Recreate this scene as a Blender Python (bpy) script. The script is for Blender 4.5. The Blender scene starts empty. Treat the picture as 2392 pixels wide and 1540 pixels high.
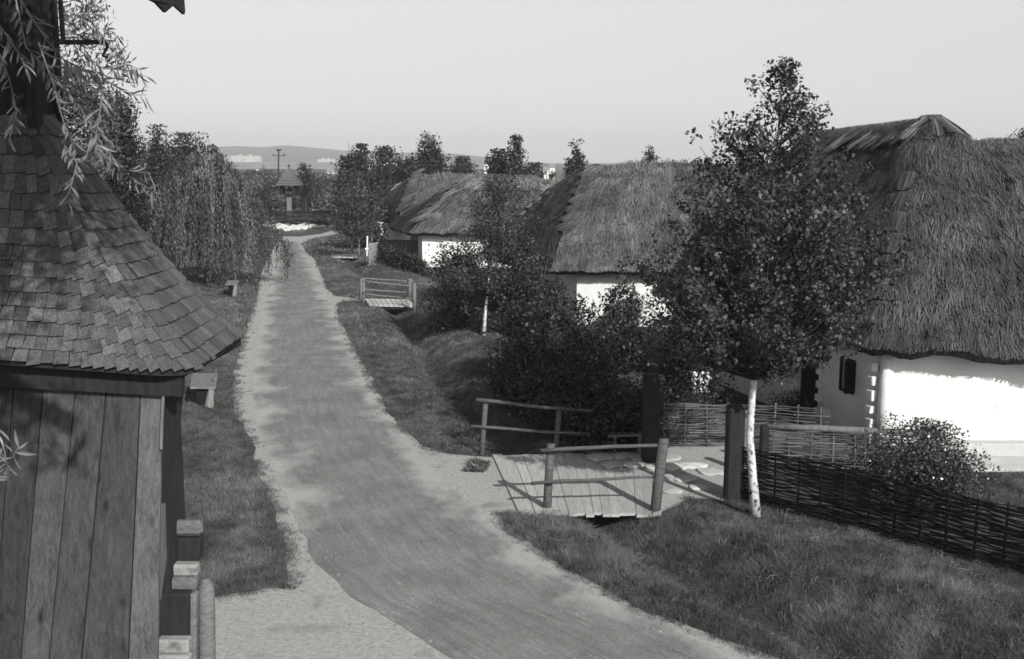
import bpy, bmesh, math, random
import numpy as np
from mathutils import Vector, Matrix, noise as mnoise

random.seed(7)
rng = np.random.default_rng(11)
sc = bpy.context.scene
COL = sc.collection

# ------------------------------------------------------------------ camera, sky, sun, exposure
CAMH = 5.6
FPX = 2500.0
PITCH = math.atan(370.0 / FPX)
cam_d = bpy.data.cameras.new('camera'); cam = bpy.data.objects.new('camera', cam_d); COL.objects.link(cam)
cam_d.sensor_width = 36.0; cam_d.lens = FPX / 2392.0 * 36.0
cam_d.clip_start = 0.1; cam_d.clip_end = 20000
cam.location = (0, 0, CAMH); cam.rotation_euler = (math.pi / 2 - PITCH, 0, 0)
sc.camera = cam

SUN_EL = math.radians(31.5)
SUN_AZ = math.atan2(0.466, -0.882)          # clockwise from +Y
world = bpy.data.worlds.new('World'); sc.world = world; world.use_nodes = True
wn = world.node_tree; wn.nodes.clear()
w_out = wn.nodes.new('ShaderNodeOutputWorld'); w_bg = wn.nodes.new('ShaderNodeBackground')
w_sky = wn.nodes.new('ShaderNodeTexSky'); w_sky.sky_type = 'NISHITA'; w_sky.sun_disc = False
w_sky.sun_elevation = SUN_EL; w_sky.sun_rotation = SUN_AZ
w_sky.air_density = 1.0; w_sky.dust_density = 3.0; w_sky.ozone_density = 1.0
w_bw = wn.nodes.new('ShaderNodeRGBToBW')     # a black and white photograph
w_tint = wn.nodes.new('ShaderNodeMix'); w_tint.data_type = 'RGBA'; w_tint.blend_type = 'MULTIPLY'
w_tint.inputs[0].default_value = 1.0; w_tint.inputs[7].default_value = (0.985, 1.0, 0.985, 1)
wn.links.new(w_sky.outputs[0], w_bw.inputs[0]); wn.links.new(w_bw.outputs[0], w_tint.inputs[6])
# pale summer haze veil: even near the horizon, thinning towards the zenith, the same all round
w_tc = wn.nodes.new('ShaderNodeTexCoord'); w_sp = wn.nodes.new('ShaderNodeSeparateXYZ'); w_mr = wn.nodes.new('ShaderNodeMapRange'); w_mr.interpolation_type = 'SMOOTHSTEP'
w_mr.inputs[1].default_value = 0.13; w_mr.inputs[2].default_value = 0.42; w_mr.inputs[3].default_value = 6.2; w_mr.inputs[4].default_value = 0.35
w_ad = wn.nodes.new('ShaderNodeMix'); w_ad.data_type = 'RGBA'; w_ad.blend_type = 'ADD'; w_ad.inputs[0].default_value = 1.0
wn.links.new(w_tc.outputs['Generated'], w_sp.inputs[0]); wn.links.new(w_sp.outputs[2], w_mr.inputs[0])
w_hz = wn.nodes.new('ShaderNodeMapRange'); w_hz.interpolation_type = 'SMOOTHSTEP'; w_hz.inputs[1].default_value = 0.0; w_hz.inputs[2].default_value = 0.11; w_hz.inputs[3].default_value = 2.2; w_hz.inputs[4].default_value = 0.0
w_pl = wn.nodes.new('ShaderNodeMath'); w_pl.operation = 'ADD'; wn.links.new(w_sp.outputs[2], w_hz.inputs[0]); wn.links.new(w_mr.outputs[0], w_pl.inputs[0]); wn.links.new(w_hz.outputs[0], w_pl.inputs[1])
wn.links.new(w_tint.outputs[2], w_ad.inputs[6]); wn.links.new(w_pl.outputs[0], w_ad.inputs[7])
wn.links.new(w_ad.outputs[2], w_bg.inputs[0]); wn.links.new(w_bg.outputs[0], w_out.inputs[0])
w_bg.inputs[1].default_value = 0.08

sun_d = bpy.data.lights.new('sun', 'SUN'); sun = bpy.data.objects.new('sun', sun_d); COL.objects.link(sun)
sun_d.energy = 5.0; sun_d.angle = math.radians(0.6); sun_d.color = (1.0, 0.995, 0.975)
SUNV = Vector((math.sin(SUN_AZ) * math.cos(SUN_EL), math.cos(SUN_AZ) * math.cos(SUN_EL), math.sin(SUN_EL)))
sun.rotation_euler = SUNV.to_track_quat('Z', 'Y').to_euler()
sun.location = (20, -30, 40)
sc.view_settings.view_transform = 'Standard'; sc.view_settings.look = 'None'
sc.view_settings.exposure = 0.0; sc.view_settings.gamma = 1.0; sc.view_settings.use_curve_mapping = False
sc.render.engine = 'CYCLES'
sc.cycles.max_bounces = 6; sc.cycles.diffuse_bounces = 3; sc.cycles.glossy_bounces = 2
sc.cycles.transmission_bounces = 3; sc.cycles.volume_bounces = 0; sc.cycles.use_denoising = True
sc.cycles.filter_width = 1.6

# ------------------------------------------------------------------ survey of the place: points on the ground and at heights
def ray(x, y):
    u = (x - 1196.0) / FPX; v = (770.0 - y) / FPX
    return (u, math.cos(PITCH) + v * math.sin(PITCH), -math.sin(PITCH) + v * math.cos(PITCH))
def G(x, y, z=0.0):
    d = ray(x, y); t = (z - CAMH) / d[2]
    return Vector((d[0] * t, d[1] * t, z))
def PD(x, y, Y):
    d = ray(x, y); t = Y / d[1]
    return Vector((d[0] * t, Y, CAMH + d[2] * t))

# ------------------------------------------------------------------ helpers
def tag(o, label=None, cat=None, group=None, kind=None):
    if label: o['label'] = label
    if cat: o['category'] = cat
    if group: o['group'] = group
    if kind: o['kind'] = kind
    return o
def thing(name, label, cat, loc=(0, 0, 0), group=None):
    o = bpy.data.objects.new(name, None); COL.objects.link(o); o.location = loc
    o.empty_display_size = 0.2
    return tag(o, label, cat, group)
class MB:
    def __init__(s): s.v = []; s.f = []; s.sh = []
    def add(s, vs, fs, sh=1.0):
        n = len(s.v); s.v += [tuple(a) for a in vs]; s.f += [tuple(i + n for i in f) for f in fs]; s.sh += [sh] * len(vs)
        return s
    def box(s, c, size, M=None, sh=1.0, jit=0.0):
        c = Vector(c); hx, hy, hz = size[0] / 2, size[1] / 2, size[2] / 2
        vs = []
        for sx, sy, sz in ((-1,-1,-1),(1,-1,-1),(1,1,-1),(-1,1,-1),(-1,-1,1),(1,-1,1),(1,1,1),(-1,1,1)):
            p = Vector((sx * hx, sy * hy, sz * hz))
            if jit: p += Vector((random.uniform(-jit, jit), random.uniform(-jit, jit), random.uniform(-jit, jit)))
            if M is not None: p = M @ p
            vs.append(c + p)
        return s.add(vs, [(0,3,2,1),(4,5,6,7),(0,1,5,4),(1,2,6,5),(2,3,7,6),(3,0,4,7)], sh)
    def hexa(s, b, t, sh=1.0):          # four bottom points, four top points
        return s.add(list(b) + list(t), [(0,3,2,1),(4,5,6,7),(0,1,5,4),(1,2,6,5),(2,3,7,6),(3,0,4,7)], sh)
    def beam(s, a, b, w, h, up=(0,0,1), sh=1.0, jit=0.0):
        a = Vector(a); b = Vector(b); d = (b - a); L = d.length; d.normalize()
        x = d.cross(Vector(up));
        if x.length < 1e-4: x = d.cross(Vector((1, 0, 0)))
        x.normalize(); z = x.cross(d)
        M = Matrix((x, d, z)).transposed()
        return s.box((a + b) / 2, (w, L, h), M, sh, jit)
    def tube(s, pts, rad, n=6, sh=1.0, cap=True):
        pts = [Vector(p) for p in pts]
        if not hasattr(rad, '__len__'): rad = [rad] * len(pts)
        base = len(s.v); prev = None; vs = []
        for i, p in enumerate(pts):
            d = (pts[min(i + 1, len(pts) - 1)] - pts[max(i - 1, 0)])
            if d.length < 1e-6: d = Vector((0, 0, 1))
            d.normalize()
            a = d.orthogonal() if prev is None else (prev - d * prev.dot(d))
            a.normalize(); prev = a; b = d.cross(a)
            for k in range(n):
                t = 2 * math.pi * k / n
                vs.append(p + (a * math.cos(t) + b * math.sin(t)) * rad[i])
        fs = []
        for i in range(len(pts) - 1):
            for k in range(n):
                k2 = (k + 1) % n
                fs.append((i * n + k, i * n + k2, (i + 1) * n + k2, (i + 1) * n + k))
        if cap:
            fs.append(tuple(range(n - 1, -1, -1))); fs.append(tuple((len(pts) - 1) * n + k for k in range(n)))
        return s.add(vs, fs, sh)
    def mesh(s, name, smooth=False):
        me = bpy.data.meshes.new(name); me.from_pydata(s.v, [], s.f)
        at = me.attributes.new('shade', 'FLOAT', 'POINT'); at.data.foreach_set('value', np.array(s.sh, 'f'))
        if smooth: me.polygons.foreach_set('use_smooth', [True] * len(me.polygons))
        me.update(); return me
    def build(s, name, m, parent=None, smooth=False, bevel=0.0):
        me = s.mesh(name, smooth)
        if bevel:
            bm = bmesh.new(); bm.from_mesh(me)
            bmesh.ops.bevel(bm, geom=bm.edges[:], offset=bevel, segments=1, affect='EDGES'); bm.to_mesh(me); bm.free()
        me.materials.append(m)
        o = bpy.data.objects.new(name, me); COL.objects.link(o)
        if parent is not None:
            o.parent = parent; o.matrix_parent_inverse = Matrix.Translation(-Vector(parent.location))
        return o
def np_mesh(name, V, F, m, parent=None, shade=None, smooth=False):
    V = np.asarray(V, 'f'); F = np.asarray(F, 'i'); k = F.shape[1]
    me = bpy.data.meshes.new(name)
    me.vertices.add(len(V)); me.vertices.foreach_set('co', V.ravel())
    me.loops.add(F.size); me.loops.foreach_set('vertex_index', F.ravel())
    me.polygons.add(len(F)); me.polygons.foreach_set('loop_start', np.arange(0, F.size, k, dtype='i'))
    if smooth: me.polygons.foreach_set('use_smooth', np.ones(len(F), bool))
    if shade is not None:
        at = me.attributes.new('shade', 'FLOAT', 'POINT'); at.data.foreach_set('value', np.asarray(shade, 'f'))
    me.update(calc_edges=True); me.materials.append(m)
    o = bpy.data.objects.new(name, me); COL.objects.link(o)
    if parent is not None:
        o.parent = parent; o.matrix_parent_inverse = Matrix.Translation(-Vector(parent.location))
    return o

def grey(v): return (v * 0.99, v, v * 0.975, 1)
MATS = {}
def wood(name, lo, hi, rnd=0.15):
    m = bpy.data.materials.new(name); m.use_nodes = True; nt = m.node_tree; N = nt.nodes; L = nt.links; b = N['Principled BSDF']; b.inputs['Roughness'].default_value = 0.85; b.inputs['Specular IOR Level'].default_value = 0.25
    tc = N.new('ShaderNodeTexCoord'); oi = N.new('ShaderNodeObjectInfo'); cx = N.new('ShaderNodeCombineXYZ'); L.new(oi.outputs['Random'], cx.inputs[2]); L.new(oi.outputs['Random'], cx.inputs[0]); vm = N.new('ShaderNodeVectorMath'); vm.operation = 'MULTIPLY_ADD'; vm.inputs[1].default_value = (31, 31, 57); L.new(cx.outputs[0], vm.inputs[0]); L.new(tc.outputs['Object'], vm.inputs[2])
    def nz(st, det, ro=0.6, dist=0.0):
        mp = N.new('ShaderNodeMapping'); mp.inputs['Scale'].default_value = st; L.new(vm.outputs[0], mp.inputs[0]); n = N.new('ShaderNodeTexNoise'); n.inputs['Scale'].default_value = 1; n.inputs['Detail'].default_value = det; n.inputs['Roughness'].default_value = ro; n.inputs['Distortion'].default_value = dist; L.new(mp.outputs[0], n.inputs[0]); return n
    g1 = nz((120, 120, 2.2), 3); g2 = nz((22, 22, 0.55), 5, 0.6, 1.2); g3 = nz((5, 5, 1.6), 5)
    def ad(a, b_, k):
        q = N.new('ShaderNodeMath'); q.operation = 'MULTIPLY_ADD'; q.inputs[1].default_value = k; L.new(a, q.inputs[0]); L.new(b_, q.inputs[2]) if hasattr(b_, 'links') else setattr(q.inputs[2], 'default_value', b_); return q.outputs[0]
    s_ = ad(g3.outputs[0], ad(g2.outputs[0], ad(g1.outputs[0], 0.0, 0.32), 0.42), 0.26)
    vo = N.new('ShaderNodeTexVoronoi'); mp = N.new('ShaderNodeMapping'); mp.inputs['Scale'].default_value = (4.6, 4.6, 2.0); L.new(vm.outputs[0], mp.inputs[0]); L.new(mp.outputs[0], vo.inputs[0]); vo.inputs['Scale'].default_value = 1
    kn = N.new('ShaderNodeMapRange'); kn.inputs[1].default_value = 0.05; kn.inputs[2].default_value = 0.17; kn.inputs[3].default_value = 0.35; kn.inputs[4].default_value = 1; L.new(vo.outputs['Distance'], kn.inputs[0])
    cr = N.new('ShaderNodeValToRGB'); cr.color_ramp.elements[0].position = 0.36; cr.color_ramp.elements[1].position = 0.64; cr.color_ramp.elements[0].color = grey(lo); cr.color_ramp.elements[1].color = grey(hi); L.new(s_, cr.inputs[0]); c = cr.outputs[0]
    a = N.new('ShaderNodeAttribute'); a.attribute_name = 'shade'; mr = N.new('ShaderNodeMapRange'); L.new(oi.outputs['Random'], mr.inputs[0]); mr.inputs[3].default_value = 1 - rnd; mr.inputs[4].default_value = 1 + rnd
    for k in (a.outputs['Fac'], mr.outputs[0], kn.outputs[0]):
        mx = N.new('ShaderNodeMix'); mx.data_type = 'RGBA'; mx.blend_type = 'MULTIPLY'; mx.inputs[0].default_value = 1; L.new(c, mx.inputs[6]); L.new(k, mx.inputs[7]); c = mx.outputs[2]
    L.new(c, b.inputs['Base Color']); bp = N.new('ShaderNodeBump'); bp.inputs['Strength'].default_value = 0.6; bp.inputs['Distance'].default_value = 0.006; L.new(s_, bp.inputs['Height']); L.new(bp.outputs[0], b.inputs['Normal']); return m
def mat(name, lo, hi, scale=4.0, stretch=(1, 1, 1), rough=0.85, bump=0.0, detail=6.0, bscale=None, attr=False, rnd=0.0,
        transl=0.0, spots=None, spec=0.3, wave=None):
    if name in MATS: return MATS[name]
    m = bpy.data.materials.new(name); m.use_nodes = True; nt = m.node_tree; N = nt.nodes; L = nt.links
    b = N['Principled BSDF']; b.inputs['Roughness'].default_value = rough; b.inputs['Specular IOR Level'].default_value = spec
    tc = N.new('ShaderNodeTexCoord'); mp = N.new('ShaderNodeMapping'); L.new(tc.outputs['Object'], mp.inputs[0])
    mp.inputs['Scale'].default_value = stretch
    if rnd:
        oi = N.new('ShaderNodeObjectInfo'); vm = N.new('ShaderNodeVectorMath'); vm.operation = 'MULTIPLY_ADD'
        cx = N.new('ShaderNodeCombineXYZ'); L.new(oi.outputs['Random'], cx.inputs[0]); L.new(oi.outputs['Random'], cx.inputs[2])
        vm.inputs[1].default_value = (37, 37, 37); L.new(cx.outputs[0], vm.inputs[0]); L.new(tc.outputs['Object'], vm.inputs[2])
        L.new(vm.outputs[0], mp.inputs[0])
    nz = N.new('ShaderNodeTexNoise'); nz.inputs['Scale'].default_value = scale; nz.inputs['Detail'].default_value = detail
    nz.inputs['Roughness'].default_value = 0.65; L.new(mp.outputs[0], nz.inputs[0])
    cr = N.new('ShaderNodeValToRGB'); cr.color_ramp.elements[0].position = 0.3; cr.color_ramp.elements[1].position = 0.7
    cr.color_ramp.elements[0].color = grey(lo); cr.color_ramp.elements[1].color = grey(hi)
    L.new(nz.outputs[0], cr.inputs[0]); colr = cr.outputs[0]
    if spots:                                   # (scale, threshold, value): worn or stained patches
        n2 = N.new('ShaderNodeTexNoise'); n2.inputs['Scale'].default_value = spots[0]; n2.inputs['Detail'].default_value = 5
        L.new(tc.outputs['Object'], n2.inputs[0])
        r2 = N.new('ShaderNodeMapRange'); r2.inputs[1].default_value = spots[1] - 0.05; r2.inputs[2].default_value = spots[1] + 0.08
        L.new(n2.outputs[0], r2.inputs[0]); mx = N.new('ShaderNodeMix'); mx.data_type = 'RGBA'
        L.new(r2.outputs[0], mx.inputs[0]); L.new(colr, mx.inputs[6]); mx.inputs[7].default_value = grey(spots[2]); colr = mx.outputs[2]
    def mul(c, sock):
        mx = N.new('ShaderNodeMix'); mx.data_type = 'RGBA'; mx.blend_type = 'MULTIPLY'; mx.inputs[0].default_value = 1
        L.new(c, mx.inputs[6]); L.new(sock, mx.inputs[7]); return mx.outputs[2]
    if attr:
        a = N.new('ShaderNodeAttribute'); a.attribute_name = 'shade'; colr = mul(colr, a.outputs['Fac'])
    if rnd:
        mr = N.new('ShaderNodeMapRange'); L.new(oi.outputs['Random'], mr.inputs[0]); mr.inputs[3].default_value = 1 - rnd; mr.inputs[4].default_value = 1 + rnd
        colr = mul(colr, mr.outputs[0])
    L.new(colr, b.inputs['Base Color'])
    if bump:
        bp = N.new('ShaderNodeBump'); bp.inputs['Strength'].default_value = min(1, bump); bp.inputs['Distance'].default_value = 0.03 * max(1, bump)
        nb = nz
        if bscale:
            nb = N.new('ShaderNodeTexNoise'); nb.inputs['Scale'].default_value = bscale; nb.inputs['Detail'].default_value = 5
            L.new(mp.outputs[0], nb.inputs[0])
        L.new(nb.outputs[0], bp.inputs['Height']); L.new(bp.outputs[0], b.inputs['Normal'])
    if transl:
        tr = N.new('ShaderNodeBsdfTranslucent'); L.new(colr, tr.inputs[0]); ms = N.new('ShaderNodeMixShader'); ms.inputs[0].default_value = transl
        L.new(b.outputs[0], ms.inputs[1]); L.new(tr.outputs[0], ms.inputs[2]); L.new(ms.outputs[0], N['Material Output'].inputs[0])
    MATS[name] = m; return m

M_soil = mat('grassy_soil', 0.035, 0.09, 6, bump=0.6, bscale=9, rough=1.0)
M_sand = mat('sandy_gravel', 0.27, 0.45, 14, bump=0.5, bscale=40, rough=1.0, detail=9, spots=(1.8, 0.63, 0.24))
M_grass = mat('grass_blades', 0.11, 0.235, 0.6, attr=True, rough=0.8, transl=0.45, spec=0.15)
M_thatch = mat('thatch_surface', 0.02, 0.085, 5.0, stretch=(3, 3, 0.7), bump=1.5, bscale=14, rough=1.0)
M_straw = mat('straw', 0.065, 0.105, 0.8, attr=True, rough=0.8, spec=0.2)
M_white = mat('white_limewash', 0.68, 0.78, 1.6, bump=0.8, bscale=5, rough=0.95, spots=(1.3, 0.66, 0.58))
M_plinth = mat('plinth_plaster', 0.42, 0.5, 2.5, bump=0.4, bscale=9, rough=0.95)
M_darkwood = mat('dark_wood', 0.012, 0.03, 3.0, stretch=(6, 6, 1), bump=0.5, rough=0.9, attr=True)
M_wood = mat('weathered_wood', 0.11, 0.2, 3.0, stretch=(5, 5, 1.2), bump=0.5, rough=0.9, attr=True)
M_palewood = mat('pale_wood', 0.30, 0.46, 3.5, stretch=(2, 5, 5), bump=0.4, rough=0.9, rnd=0.12, attr=True)
M_board = wood('tower_board', 0.022, 0.095, 0.1)
M_shingle = mat('shingle_wood', 0.042, 0.14, 1.6, stretch=(46, 46, 3.0), bump=0.5, rough=0.8, rnd=0.28, attr=True)
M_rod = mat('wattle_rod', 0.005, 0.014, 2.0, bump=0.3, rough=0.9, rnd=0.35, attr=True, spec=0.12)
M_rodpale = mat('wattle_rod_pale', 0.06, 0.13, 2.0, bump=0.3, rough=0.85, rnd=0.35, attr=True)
M_birchbark = mat('birch_bark', 0.5, 0.72, 3.0, stretch=(1, 1, 2.5), bump=0.4, rough=0.8, spots=(13.0, 0.57, 0.03), attr=True)
M_deck = mat('bleached_plank', 0.36, 0.52, 2.0, stretch=(14, 1.2, 10), bump=0.5, rough=0.9, rnd=0.12, attr=True)
M_rail = mat('railing_pole', 0.055, 0.13, 5.0, stretch=(1, 5, 5), bump=0.6, rough=0.9, attr=True)
M_stairwood = mat('stair_timber', 0.10, 0.2, 2.0, stretch=(8, 1.5, 20), bump=0.6, rough=0.9, rnd=0.2)
M_stairstone = mat('stair_stone', 0.2, 0.34, 5, bump=0.8, rough=0.95, spots=(6, 0.6, 0.12))
M_bark = mat('dark_bark', 0.03, 0.07, 5.0, stretch=(2, 2, 0.6), bump=0.8, rough=0.95, attr=True)
M_leaf = mat('birch_leaf', 0.032, 0.074, 0.9, attr=True, rough=0.5, transl=0.18, spec=0.4)
M_leafd = mat('dark_leaf', 0.018, 0.042, 0.6, attr=True, rough=0.5, transl=0.15, spec=0.4)
M_leafw = mat('willow_leaf', 0.09, 0.17, 0.5, attr=True, rough=0.5, transl=0.25, spec=0.4)
M_leafy = mat('weeping_leaf', 0.075, 0.15, 0.5, attr=True, rough=0.55, transl=0.22, spec=0.3)
M_leafn = mat('near_willow_leaf', 0.17, 0.30, 0.9, attr=True, rough=0.4, transl=0.3, spec=0.5)
M_iron = mat('iron', 0.01, 0.02, 5, rough=0.6)
M_black = mat('dark_opening', 0.006, 0.012, 5, rough=1.0)
M_stone = mat('pale_stone', 0.42, 0.6, 2.5, bump=0.5, rough=0.95, rnd=0.2)
M_hill = mat('wooded_hill', 0.035, 0.075, 0.012, bump=0.0, rough=1.0, spots=(0.0035, 0.62, 0.13))
M_field = mat('far_field', 0.10, 0.30, 0.01, stretch=(0.25, 1, 1), rough=1.0)
M_concrete = mat('pale_concrete', 0.42, 0.5, 0.05, rough=0.9)
M_flower = mat('white_flower', 0.6, 0.75, 2, rough=0.7)
M_cab = mat('grey_paint', 0.20, 0.24, 1.5, rough=0.6)

# asphalt with dust drifting in from the edges
def asphalt():
    m = bpy.data.materials.new('old_asphalt'); m.use_nodes = True; nt = m.node_tree; N = nt.nodes; L = nt.links
    b = N['Principled BSDF']; b.inputs['Roughness'].default_value = 0.9; b.inputs['Specular IOR Level'].default_value = 0.25
    tc = N.new('ShaderNodeTexCoord')
    def nz(scale, det=6, st=None, rot=0):
        n = N.new('ShaderNodeTexNoise'); n.inputs['Scale'].default_value = scale; n.inputs['Detail'].default_value = det; n.inputs['Roughness'].default_value = 0.65
        if st:
            mp = N.new('ShaderNodeMapping'); mp.inputs['Scale'].default_value = st; mp.inputs['Rotation'].default_value = (0, 0, rot); L.new(tc.outputs['Object'], mp.inputs[0]); L.new(mp.outputs[0], n.inputs[0])
        else: L.new(tc.outputs['Object'], n.inputs[0])
        return n
    n1 = nz(0.9); c1 = N.new('ShaderNodeValToRGB'); c1.color_ramp.elements[0].position = 0.32; c1.color_ramp.elements[1].position = 0.68
    c1.color_ramp.elements[0].color = grey(0.15); c1.color_ramp.elements[1].color = grey(0.23); L.new(n1.outputs[0], c1.inputs[0])
    n2 = nz(55, 3); c2 = N.new('ShaderNodeMapRange'); c2.inputs[1].default_value = 0.3; c2.inputs[2].default_value = 0.7; c2.inputs[3].default_value = 0.66; c2.inputs[4].default_value = 1.4; L.new(n2.outputs[0], c2.inputs[0])
    m1 = N.new('ShaderNodeMix'); m1.data_type = 'RGBA'; m1.blend_type = 'MULTIPLY'; m1.inputs[0].default_value = 1; L.new(c1.outputs[0], m1.inputs[6]); L.new(c2.outputs[0], m1.inputs[7])
    # worn streaks along the road
    aa = N.new('ShaderNodeAttribute'); aa.attribute_name = 'across'; al = N.new('ShaderNodeAttribute'); al.attribute_name = 'along'; cv = N.new('ShaderNodeCombineXYZ'); L.new(aa.outputs['Fac'], cv.inputs[0]); L.new(al.outputs['Fac'], cv.inputs[1])
    def nr(sx_, sy_, det):
        mp = N.new('ShaderNodeMapping'); mp.inputs['Scale'].default_value = (sx_, sy_, 1); L.new(cv.outputs[0], mp.inputs[0]); n = N.new('ShaderNodeTexNoise'); n.inputs['Scale'].default_value = 1; n.inputs['Detail'].default_value = det; n.inputs['Roughness'].default_value = 0.7; L.new(mp.outputs[0], n.inputs[0]); return n
    n6 = nr(7.0, 0.5, 6); c6 = N.new('ShaderNodeMapRange'); c6.inputs[1].default_value = 0.3; c6.inputs[2].default_value = 0.7; c6.inputs[3].default_value = 0.78; c6.inputs[4].default_value = 1.2; L.new(n6.outputs[0], c6.inputs[0])
    n7 = nr(22.0, 2.2, 5); c7 = N.new('ShaderNodeMapRange'); c7.inputs[1].default_value = 0.56; c7.inputs[2].default_value = 0.66; c7.inputs[3].default_value = 1.0; c7.inputs[4].default_value = 1.35; L.new(n7.outputs[0], c7.inputs[0])
    for q_ in (c6, c7):
        mq = N.new('ShaderNodeMix'); mq.data_type = 'RGBA'; mq.blend_type = 'MULTIPLY'; mq.inputs[0].default_value = 1; L.new(m1.outputs[2], mq.inputs[6]); L.new(q_.outputs[0], mq.inputs[7]); m1 = mq
    n3 = nr(2.2, 0.22, 6); c3 = N.new('ShaderNodeMapRange'); c3.inputs[1].default_value = 0.56; c3.inputs[2].default_value = 0.72; L.new(n3.outputs[0], c3.inputs[0]); c3.inputs[4].default_value = 0.6
    m2 = N.new('ShaderNodeMix'); m2.data_type = 'RGBA'; L.new(c3.outputs[0], m2.inputs[0]); L.new(m1.outputs[2], m2.inputs[6]); m2.inputs[7].default_value = grey(0.27)
    # dust at the edges
    a = N.new('ShaderNodeAttribute'); a.attribute_name = 'shade'        # metres to the nearer edge
    n4 = nz(0.9, 10, (1.0, 0.7, 1)); n4.inputs['Roughness'].default_value = 0.62; ma = N.new('ShaderNodeMath'); ma.operation = 'MULTIPLY_ADD'; ma.inputs[1].default_value = 3.2; ma.inputs[2].default_value = -1.36; L.new(n4.outputs[0], ma.inputs[0])
    sb = N.new('ShaderNodeMath'); sb.operation = 'SUBTRACT'; L.new(ma.outputs[0], sb.inputs[0]); L.new(a.outputs['Fac'], sb.inputs[1])
    c4 = N.new('ShaderNodeMapRange'); c4.inputs[1].default_value = -0.40; c4.inputs[2].default_value = 0.22; L.new(sb.outputs[0], c4.inputs[0])
    m3 = N.new('ShaderNodeMix'); m3.data_type = 'RGBA'; L.new(c4.outputs[0], m3.inputs[0]); L.new(m2.outputs[2], m3.inputs[6]); m3.inputs[7].default_value = grey(0.38)
    # cracks
    vo = N.new('ShaderNodeTexVoronoi'); vo.feature = 'DISTANCE_TO_EDGE'; vo.inputs['Scale'].default_value = 0.8
    nd = nz(2.5, 4); vm = N.new('ShaderNodeVectorMath'); vm.operation = 'MULTIPLY_ADD'; vm.inputs[1].default_value = (0.5, 0.5, 0); L.new(nd.outputs[1], vm.inputs[0]); L.new(tc.outputs['Object'], vm.inputs[2]); L.new(vm.outputs[0], vo.inputs[0])
    c5 = N.new('ShaderNodeMapRange'); c5.inputs[1].default_value = 0.0; c5.inputs[2].default_value = 0.012; c5.inputs[3].default_value = 0.88; c5.inputs[4].default_value = 1; L.new(vo.outputs['Distance'], c5.inputs[0])
    m4 = N.new('ShaderNodeMix'); m4.data_type = 'RGBA'; m4.blend_type = 'MULTIPLY'; m4.inputs[0].default_value = 1; L.new(m3.outputs[2], m4.inputs[6]); L.new(c5.outputs[0], m4.inputs[7])
    L.new(m4.outputs[2], b.inputs['Base Color'])
    bp = N.new('ShaderNodeBump'); bp.inputs['Strength'].default_value = 0.5; bp.inputs['Distance'].default_value = 0.012; L.new(n2.outputs[0], bp.inputs['Height']); L.new(bp.outputs[0], b.inputs['Normal'])
    return m
M_road = asphalt()

# ------------------------------------------------------------------ polylines on the ground
def poly(pts): return [G(*p) for p in pts]
def resample(pts, n, k=3):
    P = np.array([[p[0], p[1]] for p in pts], float)
    d = np.r_[0, np.cumsum(np.hypot(*np.diff(P, axis=0).T))]
    t = np.linspace(0, d[-1], n)
    return np.c_[np.interp(t, d, P[:, 0]), np.interp(t, d, P[:, 1])]
def inside(px, py, P):
    P = np.asarray(P)[:, :2]; n = len(px); od = np.argsort(py, kind='stable'); xs = px[od]; ys = py[od]; r = np.zeros(n, bool); j = len(P) - 1
    for i in range(len(P)):
        xi, yi = P[i]; xj, yj = P[j]
        if yi != yj:
            a = np.searchsorted(ys, min(yi, yj), 'left'); b = np.searchsorted(ys, max(yi, yj), 'left')
            if b > a: r[a:b] ^= xs[a:b] < (xj - xi) * (ys[a:b] - yi) / (yj - yi) + xi
        j = i
    out = np.zeros(n, bool); out[od] = r; return out
_T = np.random.default_rng(5).uniform(-1, 1, 4096)
def vnoise(P):
    """smooth lattice noise, -1..1, for an (n,3) array"""
    P = np.asarray(P, float); I = np.floor(P).astype(np.int64); f = P - I; f = f * f * (3 - 2 * f); o = 0
    for a in (0, 1):
        for b in (0, 1):
            for c in (0, 1):
                hsh = ((I[:, 0] + a) * 73856093 ^ (I[:, 1] + b) * 19349663 ^ (I[:, 2] + c) * 83492791) & 4095
                w = (f[:, 0] if a else 1 - f[:, 0]) * (f[:, 1] if b else 1 - f[:, 1]) * (f[:, 2] if c else 1 - f[:, 2]); o = o + w * _T[hsh]
    return o
def dist_poly(px, py, P):
    P = np.asarray(P)[:, :2]; best = np.full(px.shape, 1e9)
    for i in range(len(P) - 1):
        a = P[i]; b = P[i + 1]; ab = b - a; L2 = ab @ ab
        t = np.clip(((px - a[0]) * ab[0] + (py - a[1]) * ab[1]) / L2, 0, 1)
        best = np.minimum(best, np.hypot(px - a[0] - t * ab[0], py - a[1] - t * ab[1]))
    return best

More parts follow.
